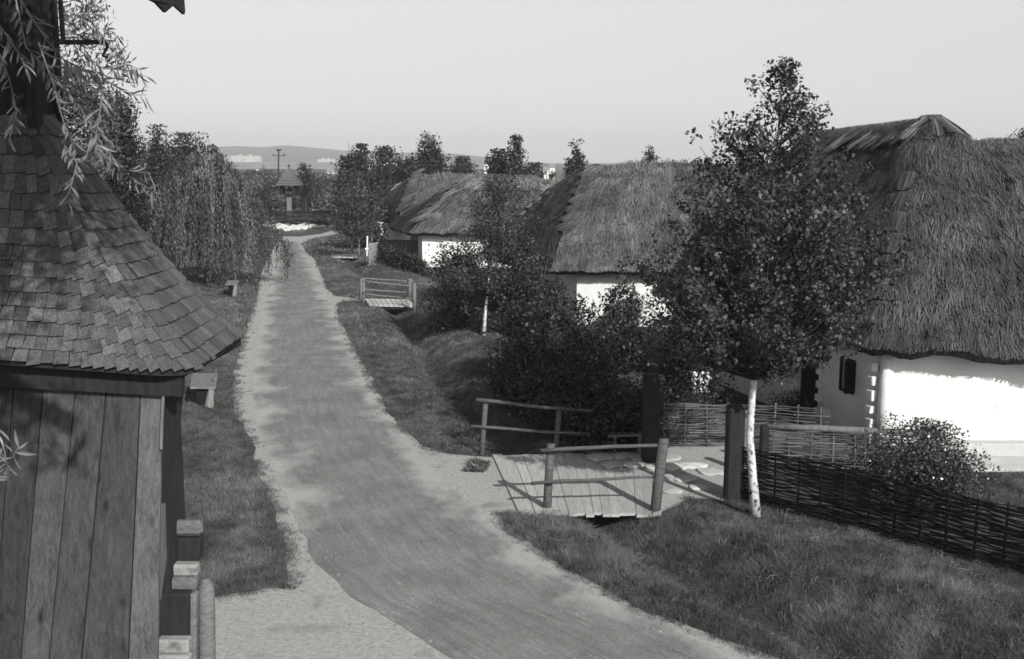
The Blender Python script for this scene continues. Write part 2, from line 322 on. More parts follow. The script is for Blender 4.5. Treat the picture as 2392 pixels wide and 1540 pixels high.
DITCH = np.array([(p[0], p[1]) for p in poly([(800, 590), (845, 640), (880, 680), (930, 725), (985, 800), (1010, 860), (1060, 915), (1130, 975), (1215, 1060), (1320, 1130), (1440, 1225), (1520, 1270), (1720, 1385), (2000, 1515), (2300, 1640)])])
ASP_L = poly([(1250, 1650), (1060, 1540), (1000, 1503), (900, 1442), (820, 1392), (762, 1345), (722, 1290), (688, 1200), (650, 1130), (618, 1060), (598, 990), (590, 900), (598, 820), (612, 740), (624, 680), (638, 620), (646, 580), (650, 563)])
ASP_R = poly([(1960, 1650), (1715, 1540), (1590, 1475), (1430, 1400), (1290, 1318), (1165, 1235), (1065, 1150), (965, 1050), (905, 965), (862, 890), (828, 820), (790, 750), (765, 700), (745, 650), (722, 610), (708, 582), (702, 565)])
VERGE_L = [(1200, 1700), (400, 1700), (400, 1560), (430, 1470), (470, 1402), (530, 1388), (590, 1384), (632, 1372), (664, 1378), (672, 1345), (652, 1240), (634, 1175), (604, 1095), (582, 1020), (552, 972), (540, 925), (552, 855), (568, 790), (590, 725), (604, 680), (607, 640), (630, 600), (640, 578), (648, 562),
           (628, 552), (560, 556), (560, 545), (640, 549), (690, 548), (720, 541), (745, 536), (735, 531), (800, 524), (850, 530), (850, 538), (806, 543), (765, 552), (722, 560), (704, 570)]
VERGE_R = [(716, 590), (735, 606), (752, 640), (762, 675), (782, 692), (835, 697), (850, 705), (800, 703), (786, 715), (792, 745), (822, 800), (856, 862), (884, 912), (905, 960), (936, 1002), (990, 1043), (1050, 1062), (1130, 1068), (1230, 1070), (1230, 1205), (1168, 1198), (1188, 1232), (1296, 1312), (1405, 1375), (1500, 1425), (1640, 1472), (1750, 1512), (1850, 1556), (2150, 1700)]
def rag(pts, amp):
    out = []; n = len(pts)
    for i in range(n):
        a = pts[i]; b = pts[(i + 1) % n]; L = (b - a).length; k = max(1, min(60, int(L / (0.15 if a.y < 35 else 0.5))))
        for j in range(k):
            p = a.lerp(b, j / k); s = mnoise.noise(Vector((p.x * 1.6, p.y * 1.1, 3))) * amp + mnoise.noise(Vector((p.x * 5, p.y * 4, 9))) * amp * 0.5
            d = (b - a).normalized() if L > 1e-5 else Vector((1, 0, 0))
            out.append(p + Vector((d.y, -d.x, 0)) * s)
    return out
VERGE = rag(poly(VERGE_L) + poly(VERGE_R), 0.09)
VERGE_A = np.array([(p.x, p.y) for p in VERGE])
YARD_SAND = rag(poly([(1525, 1055), (1640, 1030), (1720, 1035), (1740, 1120), (1690, 1170), (1610, 1168), (1530, 1205)]), 0.1)
YARD_A = np.array([(p.x, p.y) for p in YARD_SAND])
PATH2 = rag(poly([(960, 700), (1035, 703), (1035, 716), (965, 722)]), 0.06); PATH2_A = np.array([(p.x, p.y) for p in PATH2])

def smooth(a, b, x):
    t = np.clip((x - a) / (b - a), 0, 1); return t * t * (3 - 2 * t)
def H(px, py):
    px = np.asarray(px, float); py = np.asarray(py, float)
    d = dist_poly(px, py, DITCH)
    near = (py < 85)
    z = -0.42 * np.exp(-(d / 0.42) ** 2) * near
    # bank on the house side of the ditch
    xd = np.interp(py, DITCH[::-1, 1], DITCH[::-1, 0])
    side = px > xd
    z = z + np.where(side & (py < 70), 0.26 * smooth(0.5, 1.5, d) * (1 - smooth(2.2, 3.4, d)) * (smooth(21.8, 24.5, py) + (1 - smooth(14.5, 16.8, py))), 0)
    z = z + 0.02 * np.sin(px * 1.7 + 1) * np.cos(py * 1.3) * (d > 1.0)
    return np.where(in_flat(px, py), 0.0, z)
_flat_polys = [VERGE_A[::3]]
def in_flat(px, py):
    sh = px.shape; a = np.zeros(px.size, bool)
    for P in _flat_polys: a |= inside(px.ravel(), py.ravel(), P)
    return a.reshape(sh) & (dist_poly(px, py, DITCH) > 0.9)
def Hz(x, y): return float(H(np.array([x]), np.array([y]))[0])
def GH(x, y):
    p = G(x, y)
    for _ in range(4): p = G(x, y, Hz(p.x, p.y))
    return p

# ------------------------------------------------------------------ terrain
def far_z(px, py):      # land rising gently to the town below the hills
    r = np.hypot(px, py)
    return 6.0 * smooth(400, 1100, r) + 15.0 * smooth(1100, 2100, r)
def axis(lo, hi, step, far, n):
    a = list(np.arange(lo, hi, step)); g = np.geomspace(1, 1 + far, n) - 1
    return np.array(sorted(set([lo - v for v in g[1:]] + a + [hi + v for v in g])))
gx = axis(-9, 11, 0.14, 4200, 38); gy = axis(8, 56, 0.19, 4200, 50)
GX, GY = np.meshgrid(gx, gy)
GZ = H(GX, GY) + far_z(GX, GY) * (GY > 100)
GZ = GZ - 0.012 * (dist_poly(GX, GY, DITCH) > 0.8)
nx, ny = len(gx), len(gy)
V = np.c_[GX.ravel(), GY.ravel(), GZ.ravel()]
I = np.arange(nx * ny).reshape(ny, nx)
F = np.stack([I[:-1, :-1], I[:-1, 1:], I[1:, 1:], I[1:, :-1]], -1).reshape(-1, 4)
ground = np_mesh('ground', V, F, M_soil, smooth=True); tag(ground, 'grassy village ground with a ditch beside the lane', kind='structure')

def flat_poly(name, pts, z, m, label):
    bm = bmesh.new(); vs = [bm.verts.new((p.x, p.y, z)) for p in pts]
    f = bm.faces.new(vs)
    bmesh.ops.triangulate(bm, faces=[f]); bmesh.ops.recalc_face_normals(bm, faces=bm.faces[:])
    me = bpy.data.meshes.new(name); bm.to_mesh(me); bm.free(); me.materials.append(m)
    if me.polygons and me.polygons[0].normal.z < 0: me.flip_normals()
    o = bpy.data.objects.new(name, me); COL.objects.link(o); tag(o, label, kind='structure'); return o
flat_poly('sandy_verge', VERGE, 0.006, M_sand, 'pale sandy strip along both edges of the lane')
flat_poly('yard_path', YARD_SAND, 0.010, M_sand, 'pale trodden earth in front of the yard gate')
flat_poly('foot_path', PATH2, 0.010, M_sand, 'pale path beyond the second footbridge')

n = 420
Lp = resample(ASP_L, n); Rp = resample(ASP_R, n)
rv = []; rs = []; rac = []; ral = []; alen = 0.0; K = 10
for i in range(n):
    wl = mnoise.noise(Vector((Lp[i, 1] * 1.3, 1, 0))) * 0.1 + mnoise.noise(Vector((Lp[i, 1] * 5, 2, 0))) * 0.05
    wr = mnoise.noise(Vector((Rp[i, 1] * 1.3, 5, 0))) * 0.1 + mnoise.noise(Vector((Rp[i, 1] * 5, 7, 0))) * 0.05
    a = Lp[i] + np.array([wl, 0]); b = Rp[i] + np.array([wr, 0]); w = np.hypot(*(b - a))
    if i: alen += float(np.hypot(*((Lp[i] + Rp[i]) / 2 - (Lp[i - 1] + Rp[i - 1]) / 2)))
    for k in range(K + 1):
        t = k / K; p = a * (1 - t) + b * t; rac.append((t - .5) * w); ral.append(alen); rv.append((p[0], p[1], 0.012)); rs.append(min(t * w + 0.9 * max(0, min(1, (17.5 - p[1]) / 2.5)), (1 - t) * w))
I = np.arange(n * (K + 1)).reshape(n, K + 1)
F = np.stack([I[:-1, :-1], I[:-1, 1:], I[1:, 1:], I[1:, :-1]], -1).reshape(-1, 4)
road = np_mesh('road', rv, F, M_road, shade=rs)
for nm_, dat in (('across', rac), ('along', ral)):
    at_ = road.data.attributes.new(nm_, 'FLOAT', 'POINT'); at_.data.foreach_set('value', np.array(dat, 'f'))
tag(road, 'worn grey asphalt lane curving up from the foreground to the crossroads', kind='structure')

# hills beyond the town
ridge = [(-600, 372), (0, 352), (300, 349), (520, 343), (560, 341), (620, 345), (680, 341), (760, 347), (850, 355), (950, 357), (1060, 358), (1120, 366), (1200, 375), (1310, 386), (1500, 391), (1900, 393), (2392, 392), (3000, 393)]
hv = []; cols = np.linspace(-600, 3000, 181); rows = [2250, 2400, 2600, 2800, 3000, 3300, 3800]
fr = [0.0, 0.25, 0.55, 0.85, 1.0, 0.95, 0.5]
for j, R in enumerate(rows):
    for c in cols:
        top = PD(c, np.interp(c, [r[0] for r in ridge], [r[1] for r in ridge]), 3000).z
        x = (c - 1196) / FPX * R
        z = 18 + (top - 18) * fr[j] + (mnoise.noise(Vector((x * 0.004, R * 0.004, 0))) * 9 if 0 < j < 6 else 0) * (0.35 if j == 4 else 1)
        hv.append((x, R, z - (25 if j == 6 or j == 0 else 0)))
I = np.arange(len(hv)).reshape(len(rows), len(cols))
F = np.stack([I[:-1, :-1], I[:-1, 1:], I[1:, 1:], I[1:, :-1]], -1).reshape(-1, 4)
tag(np_mesh('hills', hv, F, M_hill, smooth=True), 'long low wooded hills on the horizon', kind='structure')
fld = []
for R in np.linspace(1050, 2300, 14):
    for c in np.linspace(300, 1150, 24):
        x = (c - 1196) / FPX * R; fld.append((x, R, float(far_z(np.array(x), np.array(R))) + 1.2))
I = np.arange(len(fld)).reshape(14, 24)
F = np.stack([I[:-1, :-1], I[:-1, 1:], I[1:, 1:], I[1:, :-1]], -1).reshape(-1, 4)
tag(np_mesh('field', fld, F, M_field, smooth=True), 'pale fields below the hills', kind='structure')

# ------------------------------------------------------------------ vegetation makers
def leaf_quads(C, D, S, asp=0.6, Nb=None):
    n = len(C); D = D / (np.linalg.norm(D, axis=1, keepdims=True) + 1e-9)
    if Nb is None:
        R = rng.normal(size=(n, 3)); W = np.cross(D, R)
    else: W = np.cross(Nb, D)
    W /= (np.linalg.norm(W, axis=1, keepdims=True) + 1e-9)
    S = S[:, None]; N = np.cross(D, W)
    a = C - D * S * 0.5; b = C + W * S * asp * 0.5 - D * S * 0.05 + N * S * 0.08; c = C + D * S * 0.5; d = C - W * S * asp * 0.5 - D * S * 0.05 + N * S * 0.08
    V = np.stack([a, b, c, d], 1).reshape(-1, 3)
    F = np.arange(4 * n).reshape(n, 4)
    return V, F
def foliage(name, C, size, m, parent, asp=0.6, droop=0.3, var=0.30, D=None, out=None, csh=None):
    C = np.asarray(C); n = len(C); Nb = None
    if out is not None:          # leaves turn their faces outwards from their spray, so each spray has a light and a dark side
        Nb = out * 0.9 + rng.normal(size=(n, 3)) * 0.62 + [0, 0, 0.25]
    if D is None:
        D = rng.normal(size=(n, 3)); D[:, 2] = D[:, 2] * 0.8 - droop
    S = size * rng.uniform(0.45, 1.35, n)
    V, F = leaf_quads(C, D, S, asp, Nb)
    sh = np.clip(rng.normal(1.0, var, n), 0.4, 2.0)
    if csh is not None: sh = sh * csh
    return np_mesh(name, V, F, m, parent, np.repeat(sh, 4))
def prof_at(profile, z):
    return np.interp(z, [p[0] for p in profile], [p[1] for p in profile])
def branchy(base, profile, nb, nleaf, top_off=(0, 0), upright=0.6, sigma=0.12, clusters=7, bare=0.35, trunk_r=0.07, bend=0.12, fill=0.5, trunk_pts=9, tcurve=None):
    """returns trunk points/radii, limb polylines, leaf centres (world)"""
    zs = np.array([p[0] for p in profile]); ztop = zs.max(); z0 = zs.min(); base = np.array(base, float)
    tp = []
    ph = random.uniform(0, 6)
    for i in range(trunk_pts):
        t = i / (trunk_pts - 1); z = ztop * t
        if tcurve:
            tp.append(base + np.array([np.interp(t, [q[0] for q in tcurve], [q[1] for q in tcurve]), top_off[1] * t, z])); continue
        tp.append(base + np.array([top_off[0] * t ** 1.2 + bend * math.sin(ph + t * 5) * (t * (1 - t) * 2), top_off[1] * t + bend * math.cos(ph + t * 4) * t * (1 - t), z]))
    tr = [trunk_r * (1.25 if i == 0 else 1) * (1 - 0.93 * i / (trunk_pts - 1)) for i in range(trunk_pts)]
    tpa = np.array(tp)
    def axis_at(z):
        h = z; return np.array([np.interp(h, tpa[:, 2] - base[2], tpa[:, k]) for k in range(3)])
    zz = np.linspace(z0, ztop, 60); w = np.array([prof_at(profile, z) ** 1.3 + 0.05 + 0.12 * prof_at(profile, zz[20]) for z in zz]); w /= w.sum()
    limbs = []; cen = []; wts = []
    for b in range(nb):
        z = rng.choice(zz, p=w) + rng.uniform(-0.1, 0.1); R = prof_at(profile, z)
        ang = b * 2.39996 + rng.uniform(-0.3, 0.3); r = R * math.sqrt(rng.uniform(fill, 1.08))
        zs_ = max(z0 * bare * 2 if z0 < 1 else z0 * 0.93, z - r * upright - rng.uniform(0, 0.15) * ztop * 0.3)
        s = axis_at(min(zs_, ztop * 0.97)); e = axis_at(min(z, ztop * 0.99)) + np.array([math.cos(ang) * r, math.sin(ang) * r, 0]); e[2] = base[2] + z
        mid = (s + e) / 2 + np.array([math.cos(ang) * r * 0.1, math.sin(ang) * r * 0.1, -0.04 * r]); limbs.append([s, mid, e])
        for c in range(clusters):
            t = rng.uniform(0.3, 1.05) ** 0.75; p = (s * (1 - t) ** 2 + 2 * mid * t * (1 - t) + e * t * t) + np.clip(rng.normal(size=3), -1.5, 1.5) * sigma * 1.2; p[2] = min(p[2], base[2] + ztop - sigma * 0.6)
            cen.append(p); wts.append(rng.uniform(0.3, 1))
    cen = np.array(cen); wts = np.array(wts); wts /= wts.sum()
    idx = rng.choice(len(cen), nleaf, p=wts); csh = rng.uniform(0.72, 1.3, len(cen))[idx]; axc = base + np.array([top_off[0] * .6, top_off[1] * .6, 0]); G3_ = rng.normal(size=(nleaf, 3)); L3_ = np.linalg.norm(G3_, axis=1, keepdims=True); G3_ *= np.minimum(1, 1.75 / L3_)
    C = cen[idx] + G3_ * sigma * np.array([1, 1, 0.85]); C[:, 2] = np.minimum(C[:, 2], base[2] + ztop + rng.uniform(-0.3, 0.1, nleaf) * sigma * 2)
    o1 = G3_ / (np.linalg.norm(G3_, axis=1, keepdims=True) + 1e-9); o2 = C - axc; o2[:, 2] = (C[:, 2] - (base[2] + (z0 + ztop) * 0.45)) * 0.7; o2 /= np.linalg.norm(o2, axis=1, keepdims=True) + 1e-9; OUT = o1 * 0.55 + o2 * 0.75
    return tp, tr, limbs, C, OUT, csh
def plant(name, label, cat, base, profile, nb, nleaf, leaf, lm, bm_, group=None, asp=0.62, droop=0.3, stems=1, limb_m=None, parts=True, white_to=None, **kw):
    base = Vector(base); t = thing(name, label, cat, base, group)
    tp, tr, limbs, C, OUT, csh = branchy(base, profile, nb, nleaf, **kw)
    mb = MB(); 
    if stems == 1:
        cut = len(tp) if white_to is None else next((i for i, p in enumerate(tp) if p[2] - base.z > white_to), len(tp))
        mb.tube([tuple(p) for p in tp[:cut + 1]], tr[:cut + 1], 8)
        if cut < len(tp) - 1:
            l2 = MB(); l2.tube([tuple(p) for p in tp[cut:-1]], [q * 0.98 for q in tr[cut:-1]], 6); l2.build('leader', limb_m or bm_, t, smooth=True)
    else:
        for s in range(stems):
            a = random.uniform(0, 6.28); q = Vector((math.cos(a), math.sin(a), 0)); hh = profile[-1][0]
            mb.tube([base + q * 0.06, base + q * 0.25 * hh * 0.4 + Vector((0, 0, hh * 0.4)), base + q * 0.3 * hh * 0.6 + Vector((0, 0, hh * 0.8))], [0.03, 0.02, 0.008], 5)
    mb.build('trunk' if stems == 1 else 'stems', bm_, t, smooth=True)
    lb = MB(); r0 = tr[0] * 0.3
    for s, m_, e in limbs: lb.tube([s, m_, e], [r0 * 0.8, r0 * 0.5, r0 * 0.15], 4, cap=False)
    lb.build('branches', limb_m or bm_, t, smooth=True)
    cr = foliage('crown', C, leaf, lm, t, asp, droop, out=OUT, csh=csh); return t

# ------------------------------------------------------------------ thatch
def thatch_patch(name, bottom, top, parent, strands, nv=26, bulge=0.10, eave=0.28, slen=(0.15, 0.5), sw=0.011, pale_top=0.0, lump=0.07, seed=0, nseg=44, dark=1.0, step=0.045):
    def res(pl):
        P = np.array([tuple(p) for p in pl], float); x = np.linspace(0, len(P) - 1, nseg + 1); i = np.minimum(x.astype(int), len(P) - 2); f = (x - i)[:, None]; return P[i] * (1 - f) + P[i + 1] * f
    B = res(bottom); T = res(top)
    for _ in range(2):
        B[1:-1] = (B[:-2] + 2 * B[1:-1] + B[2:]) / 4; T[1:-1] = (T[:-2] + 2 * T[1:-1] + T[2:]) / 4
    def bt(u):
        x = np.clip(u, 0, 1) * nseg; i = np.minimum(x.astype(int), nseg - 1); f = (x - i)[:, None]
        return B[i] * (1 - f) + B[i + 1] * f, T[i] * (1 - f) + T[i + 1] * f
    def flat(u, v): b, t = bt(u); return b * (1 - v[:, None]) + t * v[:, None]
    def surf(u, v):
        e = 0.012; p = flat(u, v); a = flat(np.minimum(u + e, 1), v * 0.9) - flat(np.maximum(u - e, 0), v * 0.9); b, t = bt(u)
        n_ = np.cross(a, t - b); n_ /= np.linalg.norm(n_, axis=1, keepdims=True) + 1e-9; n_ *= np.where(n_[:, 2:3] < 0, -1, 1)
        d = bulge * np.sin(np.pi * np.clip(v, 0, 1)) + lump * (0.3 + 0.7 * np.clip(v * 4, 0, 1)) * vnoise(p * [1.1, 1.1, 0.5] + seed) + lump * 0.55 * vnoise(p * [3.6, 3.6, 1.0] + seed) + lump * 0.3 * vnoise(p * [9, 9, 2.5] + seed)
        lay = v + 0.02 * vnoise(p * 1.7 + seed + 3); d = d + step * (np.clip((lay - 0.17) / 0.02, 0, 1) + 0.6 * np.clip((lay - 0.5) / 0.02, 0, 1))
        return p + n_ * d[:, None], n_
    uu, vv = np.meshgrid(np.linspace(0, 1, nseg + 1), np.linspace(0, 1, nv + 1)); P, _ = surf(uu.ravel(), vv.ravel()); W = nseg + 1
    h_ = T - B; h_[:, 2] = 0; h_ /= np.linalg.norm(h_, axis=1, keepdims=True) + 1e-9
    r1 = P[:W] + h_ * 0.12 + np.c_[np.zeros((W, 2)), -eave * 0.75 + 0.05 * vnoise(P[:W] * 3)]; r2 = r1 + h_ * 0.8 + [0, 0, 0.1]
    V = np.concatenate([P, r1, r2]); I = np.arange((nv + 1) * W).reshape(nv + 1, W)
    F = np.stack([I[:-1, :-1], I[:-1, 1:], I[1:, 1:], I[1:, :-1]], -1).reshape(-1, 4); a = np.arange(nseg); o0 = (nv + 1) * W
    F = np.concatenate([F, np.stack([a + 1, a, o0 + a, o0 + a + 1], 1), np.stack([o0 + a + 1, o0 + a, o0 + W + a, o0 + W + a + 1], 1)])
    o = np_mesh(name, V, F, M_thatch, parent, np.ones(len(V)), smooth=True)
    seg = np.linalg.norm(np.diff(B, axis=0), axis=1) + np.linalg.norm(np.diff(T, axis=0), axis=1); sl = np.linalg.norm((T - B)[:-1], axis=1); wgt = seg * sl; wgt /= wgt.sum()
    n = strands; u = (rng.choice(nseg, n, p=wgt) + rng.random(n)) / nseg
    b, t = bt(u); wb = np.interp(u, (np.arange(nseg) + .5) / nseg, np.linalg.norm(np.diff(B, axis=0), axis=1)); wt = np.interp(u, (np.arange(nseg) + .5) / nseg, np.linalg.norm(np.diff(T, axis=0), axis=1))
    v = rng.random(n); v = np.where(rng.random(n) < (wt + (wb - wt) * (1 - v)) / np.maximum(wb, wt), v, 1 - v); v = np.where(rng.random(n) < 0.10, rng.random(n) * 0.03, v)
    L = rng.uniform(slen[0], slen[1], n); SL = np.linalg.norm(t - b, axis=1); dv = L / SL; wid = wb + (wt - wb) * v
    du = rng.normal(0, 1, n) * L * 0.22 / (np.maximum(wid, 0.05) * nseg)
    p1, n1 = surf(np.clip(u + du, 0, 1), v + dv * 0.5); p0, n0 = surf(u, np.maximum(v - dv * 0.5, 0))
    dn = (b - t) / SL[:, None]; p0 = p0 + dn * np.where(v <= dv * 0.5, rng.uniform(0.0, 0.16, n), 0)[:, None]
    side = np.cross(p1 - p0, n1); side /= np.linalg.norm(side, axis=1, keepdims=True) + 1e-9; w = (sw * rng.uniform(0.5, 1.5, n))[:, None]
    p1 = p1 + n1 * 0.012; p0 = p0 + n0 * rng.uniform(0.015, 0.06, n)[:, None]
    V = np.stack([p0 - side * w, p0 + side * w, p1 + side * w * .6, p1 - side * w * .6], 1).reshape(-1, 3)
    s = rng.normal(1.0, 0.34, n) * (1 + 0.35 * vnoise(p0 * 0.9 + seed) + 0.45 * vnoise(p0 * [3.2, 3.2, 1.4] + seed)) * dark
    if pale_top: s = np.where(v > 1 - pale_top * (1 + 0.5 * vnoise(p0 * 1.5)), s * 2.0, s)
    so = np_mesh('straw', V, np.arange(len(V)).reshape(-1, 4), M_straw, o, np.repeat(np.maximum(s, 0.22), 4)); so['kind'] = 'stuff'
    return o, None
def roll(parent, p0, p1, r, n, shade, name='ridge_roll', squash=0.8, slen=(0.25, 0.6)):
    """a rounded roll of straw along a ridge, straws laid across it"""
    p0 = Vector(p0); p1 = Vector(p1); d = p1 - p0; L = d.length; d.normalize(); x = d.cross(Vector((0, 0, 1))).normalized(); up = x.cross(d)
    ts = [0, .08, .2, .35] + list(np.arange(0.7, L - 0.6, 0.4)) + [L - .35, L - .2, L - .08, L]; rr = []
    for q in ts:
        e = min(q, L - q); rr.append(r * math.sqrt(max(0.01, 1 - (1 - min(1, e / 0.5)) ** 2)))
    vs = []; K = 14
    for q, ra in zip(ts, rr):
        for k in range(K):
            a = 2 * math.pi * k / K; c = p0 + d * q; nn = 1 + 0.14 * mnoise.noise(Vector((c.x * 1.5 + k, c.y * 1.5, c.z))); vs.append(c + x * math.cos(a) * ra * nn * 1.15 + up * math.sin(a) * ra * nn * squash)
    fs = [(i * K + k, i * K + (k + 1) % K, (i + 1) * K + (k + 1) % K, (i + 1) * K + k) for i in range(len(ts) - 1) for k in range(K)] + [tuple(range(K))[::-1], tuple((len(ts) - 1) * K + k for k in range(K))]
    mb = MB(); mb.add(vs, fs); o = mb.build(name, M_thatch, parent, smooth=True); st = MB()
    for i in range(n):
        q = random.uniform(0.0, L); a0 = random.gauss(math.pi / 2, 0.9); sl = random.uniform(*slen); da = sl / r * (1 if math.cos(a0) < 0 else -1) * 0.6; e = min(q, L - q); ra = r * math.sqrt(max(0.05, 1 - (1 - min(1, e / 0.5)) ** 2)) * 1.06
        f = [p0 + d * (q + w_) + x * math.cos(a) * ra * 1.15 + up * math.sin(a) * (ra * squash + 0.012) for a, w_ in ((a0, 0), (a0 + da, random.gauss(0, .12)))]
        wd = random.uniform(.005, .011); s_ = random.uniform(*shade) * (1 + 0.5 * mnoise.noise(Vector((q * 1.3 + p0.x, a0, 2)))); st.add([f[0] - d * wd, f[0] + d * wd, f[1] + d * wd, f[1] - d * wd], [(0, 1, 2, 3)], s_)
    so = st.build('straw', M_straw, o); so['kind'] = 'stuff'
def sheaf(parent, a, b, w, h, n=46, shade=1.3, name='straw_bundle', up=Vector((0, 0, 1)), spread=1.0):
    """a flattened bundle of straw from a (bound end) to b (loose end)"""
    a = Vector(a); b = Vector(b); d = b - a; L = d.length; d.normalize(); x = d.cross(up); x.normalize(); z = x.cross(d)
    mb = MB()
    ring = 8; pts = []
    prof = [(0.0, 0.75), (0.35, 1.0), (0.75, 0.95), (0.97, 0.7)]
    vs = []
    for t, s in prof:
        for k in range(ring):
            an = 2 * math.pi * k / ring; vs.append(a + d * L * t + x * math.cos(an) * w * 0.5 * s + z * math.sin(an) * h * 0.5 * s)
    fs = []
    for i in range(len(prof) - 1):
        for k in range(ring):
            k2 = (k + 1) % ring; fs.append((i * ring + k, i * ring + k2, (i + 1) * ring + k2, (i + 1) * ring + k))
    fs.append(tuple(range(ring - 1, -1, -1))); fs.append(tuple((len(prof) - 1) * ring + k for k in range(ring)))
    mb.add(vs, fs, 0.7)
    for k in range(n):
        an = random.uniform(-0.4, math.pi + 0.4); q = x * math.cos(an) * w * 0.52 + z * math.sin(an) * h * 0.56
        t0 = random.uniform(0, 0.4); t1 = random.uniform(0.6, 1.12)
        p0 = a + d * L * t0 + q; p1 = a + d * L * t1 + q * random.uniform(0.9, 1.25) * spread + x * random.gauss(0, 0.02)
        sd = d.cross(q.normalized()); wd = random.uniform(0.004, 0.010)
        mb.add([p0 - sd * wd, p0 + sd * wd, p1 + sd * wd * 0.5, p1 - sd * wd * 0.5], [(0, 1, 2, 3)], shade * max(0.4, random.gauss(1, 0.3)))
    return mb.build(name, M_straw, parent)

# ------------------------------------------------------------------ wattle fence
def wattle(label, pts, height, spacing, parent_mat, pitch=0.055, rod_r=0.016, group=None, rod_len=(1.5, 2.4), as_parts=True, hz=True, zbase=0.03):
    base = [Vector(p) for p in pts]; t = thing('wattle_fence', label, 'fence', base[0], group)
    seg = [0]
    for i in range(len(base) - 1): seg.append(seg[-1] + (base[i + 1] - base[i]).length)
    LT = seg[-1]
    def at(s):
        s = min(max(s, 0), LT); i = 0
        while i < len(seg) - 2 and s > seg[i + 1]: i += 1
        f = (s - seg[i]) / (seg[i + 1] - seg[i]); p = base[i].lerp(base[i + 1], f); d = (base[i + 1] - base[i]).normalized()
        z = Hz(p.x, p.y) if hz else 0
        return Vector((p.x, p.y, z)), Vector((d.y, -d.x, 0))
    ns = int(LT / spacing) + 1
    hs = [height + random.uniform(-0.02, 0.06) for _ in range(ns + 1)]
    for i in range(ns):
        p, n_ = at(i * spacing); mb = MB(); r = random.uniform(0.016, 0.026); lean = Vector((random.uniform(-.03, .03), random.uniform(-.03, .03), 0))
        mb.tube([p - Vector((0, 0, 0.15)), p + lean * 0.5 + Vector((0, 0, hs[i] * 0.5)), p + lean + Vector((0, 0, hs[i]))], [r * 1.1, r, r * 0.85], 6); mb.build('stake', parent_mat, t, smooth=True)
    nc = int(height / pitch); joined = MB()
    for c in range(nc):
        s = -random.uniform(0, 0.8); par = c % 2
        while s < LT:
            L = random.uniform(*rod_len); s0 = max(0, s); s1 = min(LT, s + L)
            if s1 - s0 > 0.3:
                k = max(3, int((s1 - s0) / (spacing * 0.5)) + 1); P = []
                for j in range(k + 1):
                    q = s0 + (s1 - s0) * j / k; p, n_ = at(q)
                    off = math.sin((q / spacing + par) * math.pi + math.pi / 2) * 0.03
                    z = zbase + c * pitch * (height / (nc * pitch)) + mnoise.noise(Vector((q * 1.3, c * 0.35, 1))) * 0.035 + random.uniform(-.008, .008)
                    P.append(p + n_ * off + Vector((0, 0, z)))
                r = rod_r * random.uniform(0.7, 1.25); rr = [r * (1 - 0.5 * j / k) for j in range(k + 1)]
                if as_parts:
                    mb = MB(); mb.tube(P, rr, 4, sh=random.uniform(0.6, 1.4)); mb.build('rod', parent_mat, t)
                else: joined.tube(P, rr, 4, sh=random.uniform(0.5, 1.5))
            s += L * random.uniform(0.8, 1.0)
    if not as_parts: joined.build('wickerwork', parent_mat, t)['kind'] = 'stuff'
    return t

# ================================================================== BELL TOWER
tower = thing('bell_tower', 'dark shingled bell tower with a flared skirt roof and board walls at the lane edge', 'bell tower', (-4.05, 8.9, 0))
def rrect(x0, x1, y0, y1, r, z, n_side, skew=0.0):
    """rounded rectangle, from the near-left corner along the near edge, round the near-right corner, and on"""
    pts = []
    def seg(a, b, n):
        for i in range(n): pts.append(Vector((a[0] + (b[0] - a[0]) * i / n, a[1] + (b[1] - a[1]) * i / n, z)))
    def arc(cx, cy, a0, n):
        for i in range(n):
            a = a0 + (math.pi / 2) * i / n; pts.append(Vector((cx + r * math.cos(a), cy + r * math.sin(a), z)))
    seg((x0 + r, y0), (x1 - r, y0), n_side); arc(x1 - r, y0 + r, -math.pi / 2, 10)
    seg((x1, y0 + r), (x1, y1 - r), n_side); arc(x1 - r, y1 - r, 0, 10)
    seg((x1 - r, y1), (x0 + r, y1), n_side); arc(x0 + r, y1 - r, math.pi / 2, 10)
    seg((x0, y1 - r), (x0, y0 + r), n_side); arc(x0 + r, y0 + r, math.pi, 10)
    for p in pts: p.x += (p.y - y0) * skew
    pts.append(pts[0].copy()); return pts
EAVE = rrect(-5.75, -2.50, 8.20, 10.42, 0.30, 4.05, 22, -0.05)
for p in EAVE: p.z += -0.01 + 0.07 * max(0, -2.6 - p.x)
CROWN = rrect(-4.60, -3.90, 8.95, 9.35, 0.05, 6.04, 22)
SEG = len(EAVE) - 1
EAVE_C = [Vector((-2.6, 8.3, 4.05)), Vector((-2.7, 10.3, 4.05))]; CROWN_C = [Vector((-3.92, 8.97, 6.04)), Vector((-3.92, 9.33, 6.04))]
def roof_pt(u, v):
    x = (u % 1.0) * SEG; i = min(int(x), SEG - 1); f = x - i
    e = EAVE[i].lerp(EAVE[i + 1], f); c = CROWN[i].lerp(CROWN[i + 1], f)
    p = e.lerp(c, v); p.z -= 0.13 * math.sin(math.pi * v) ; return p
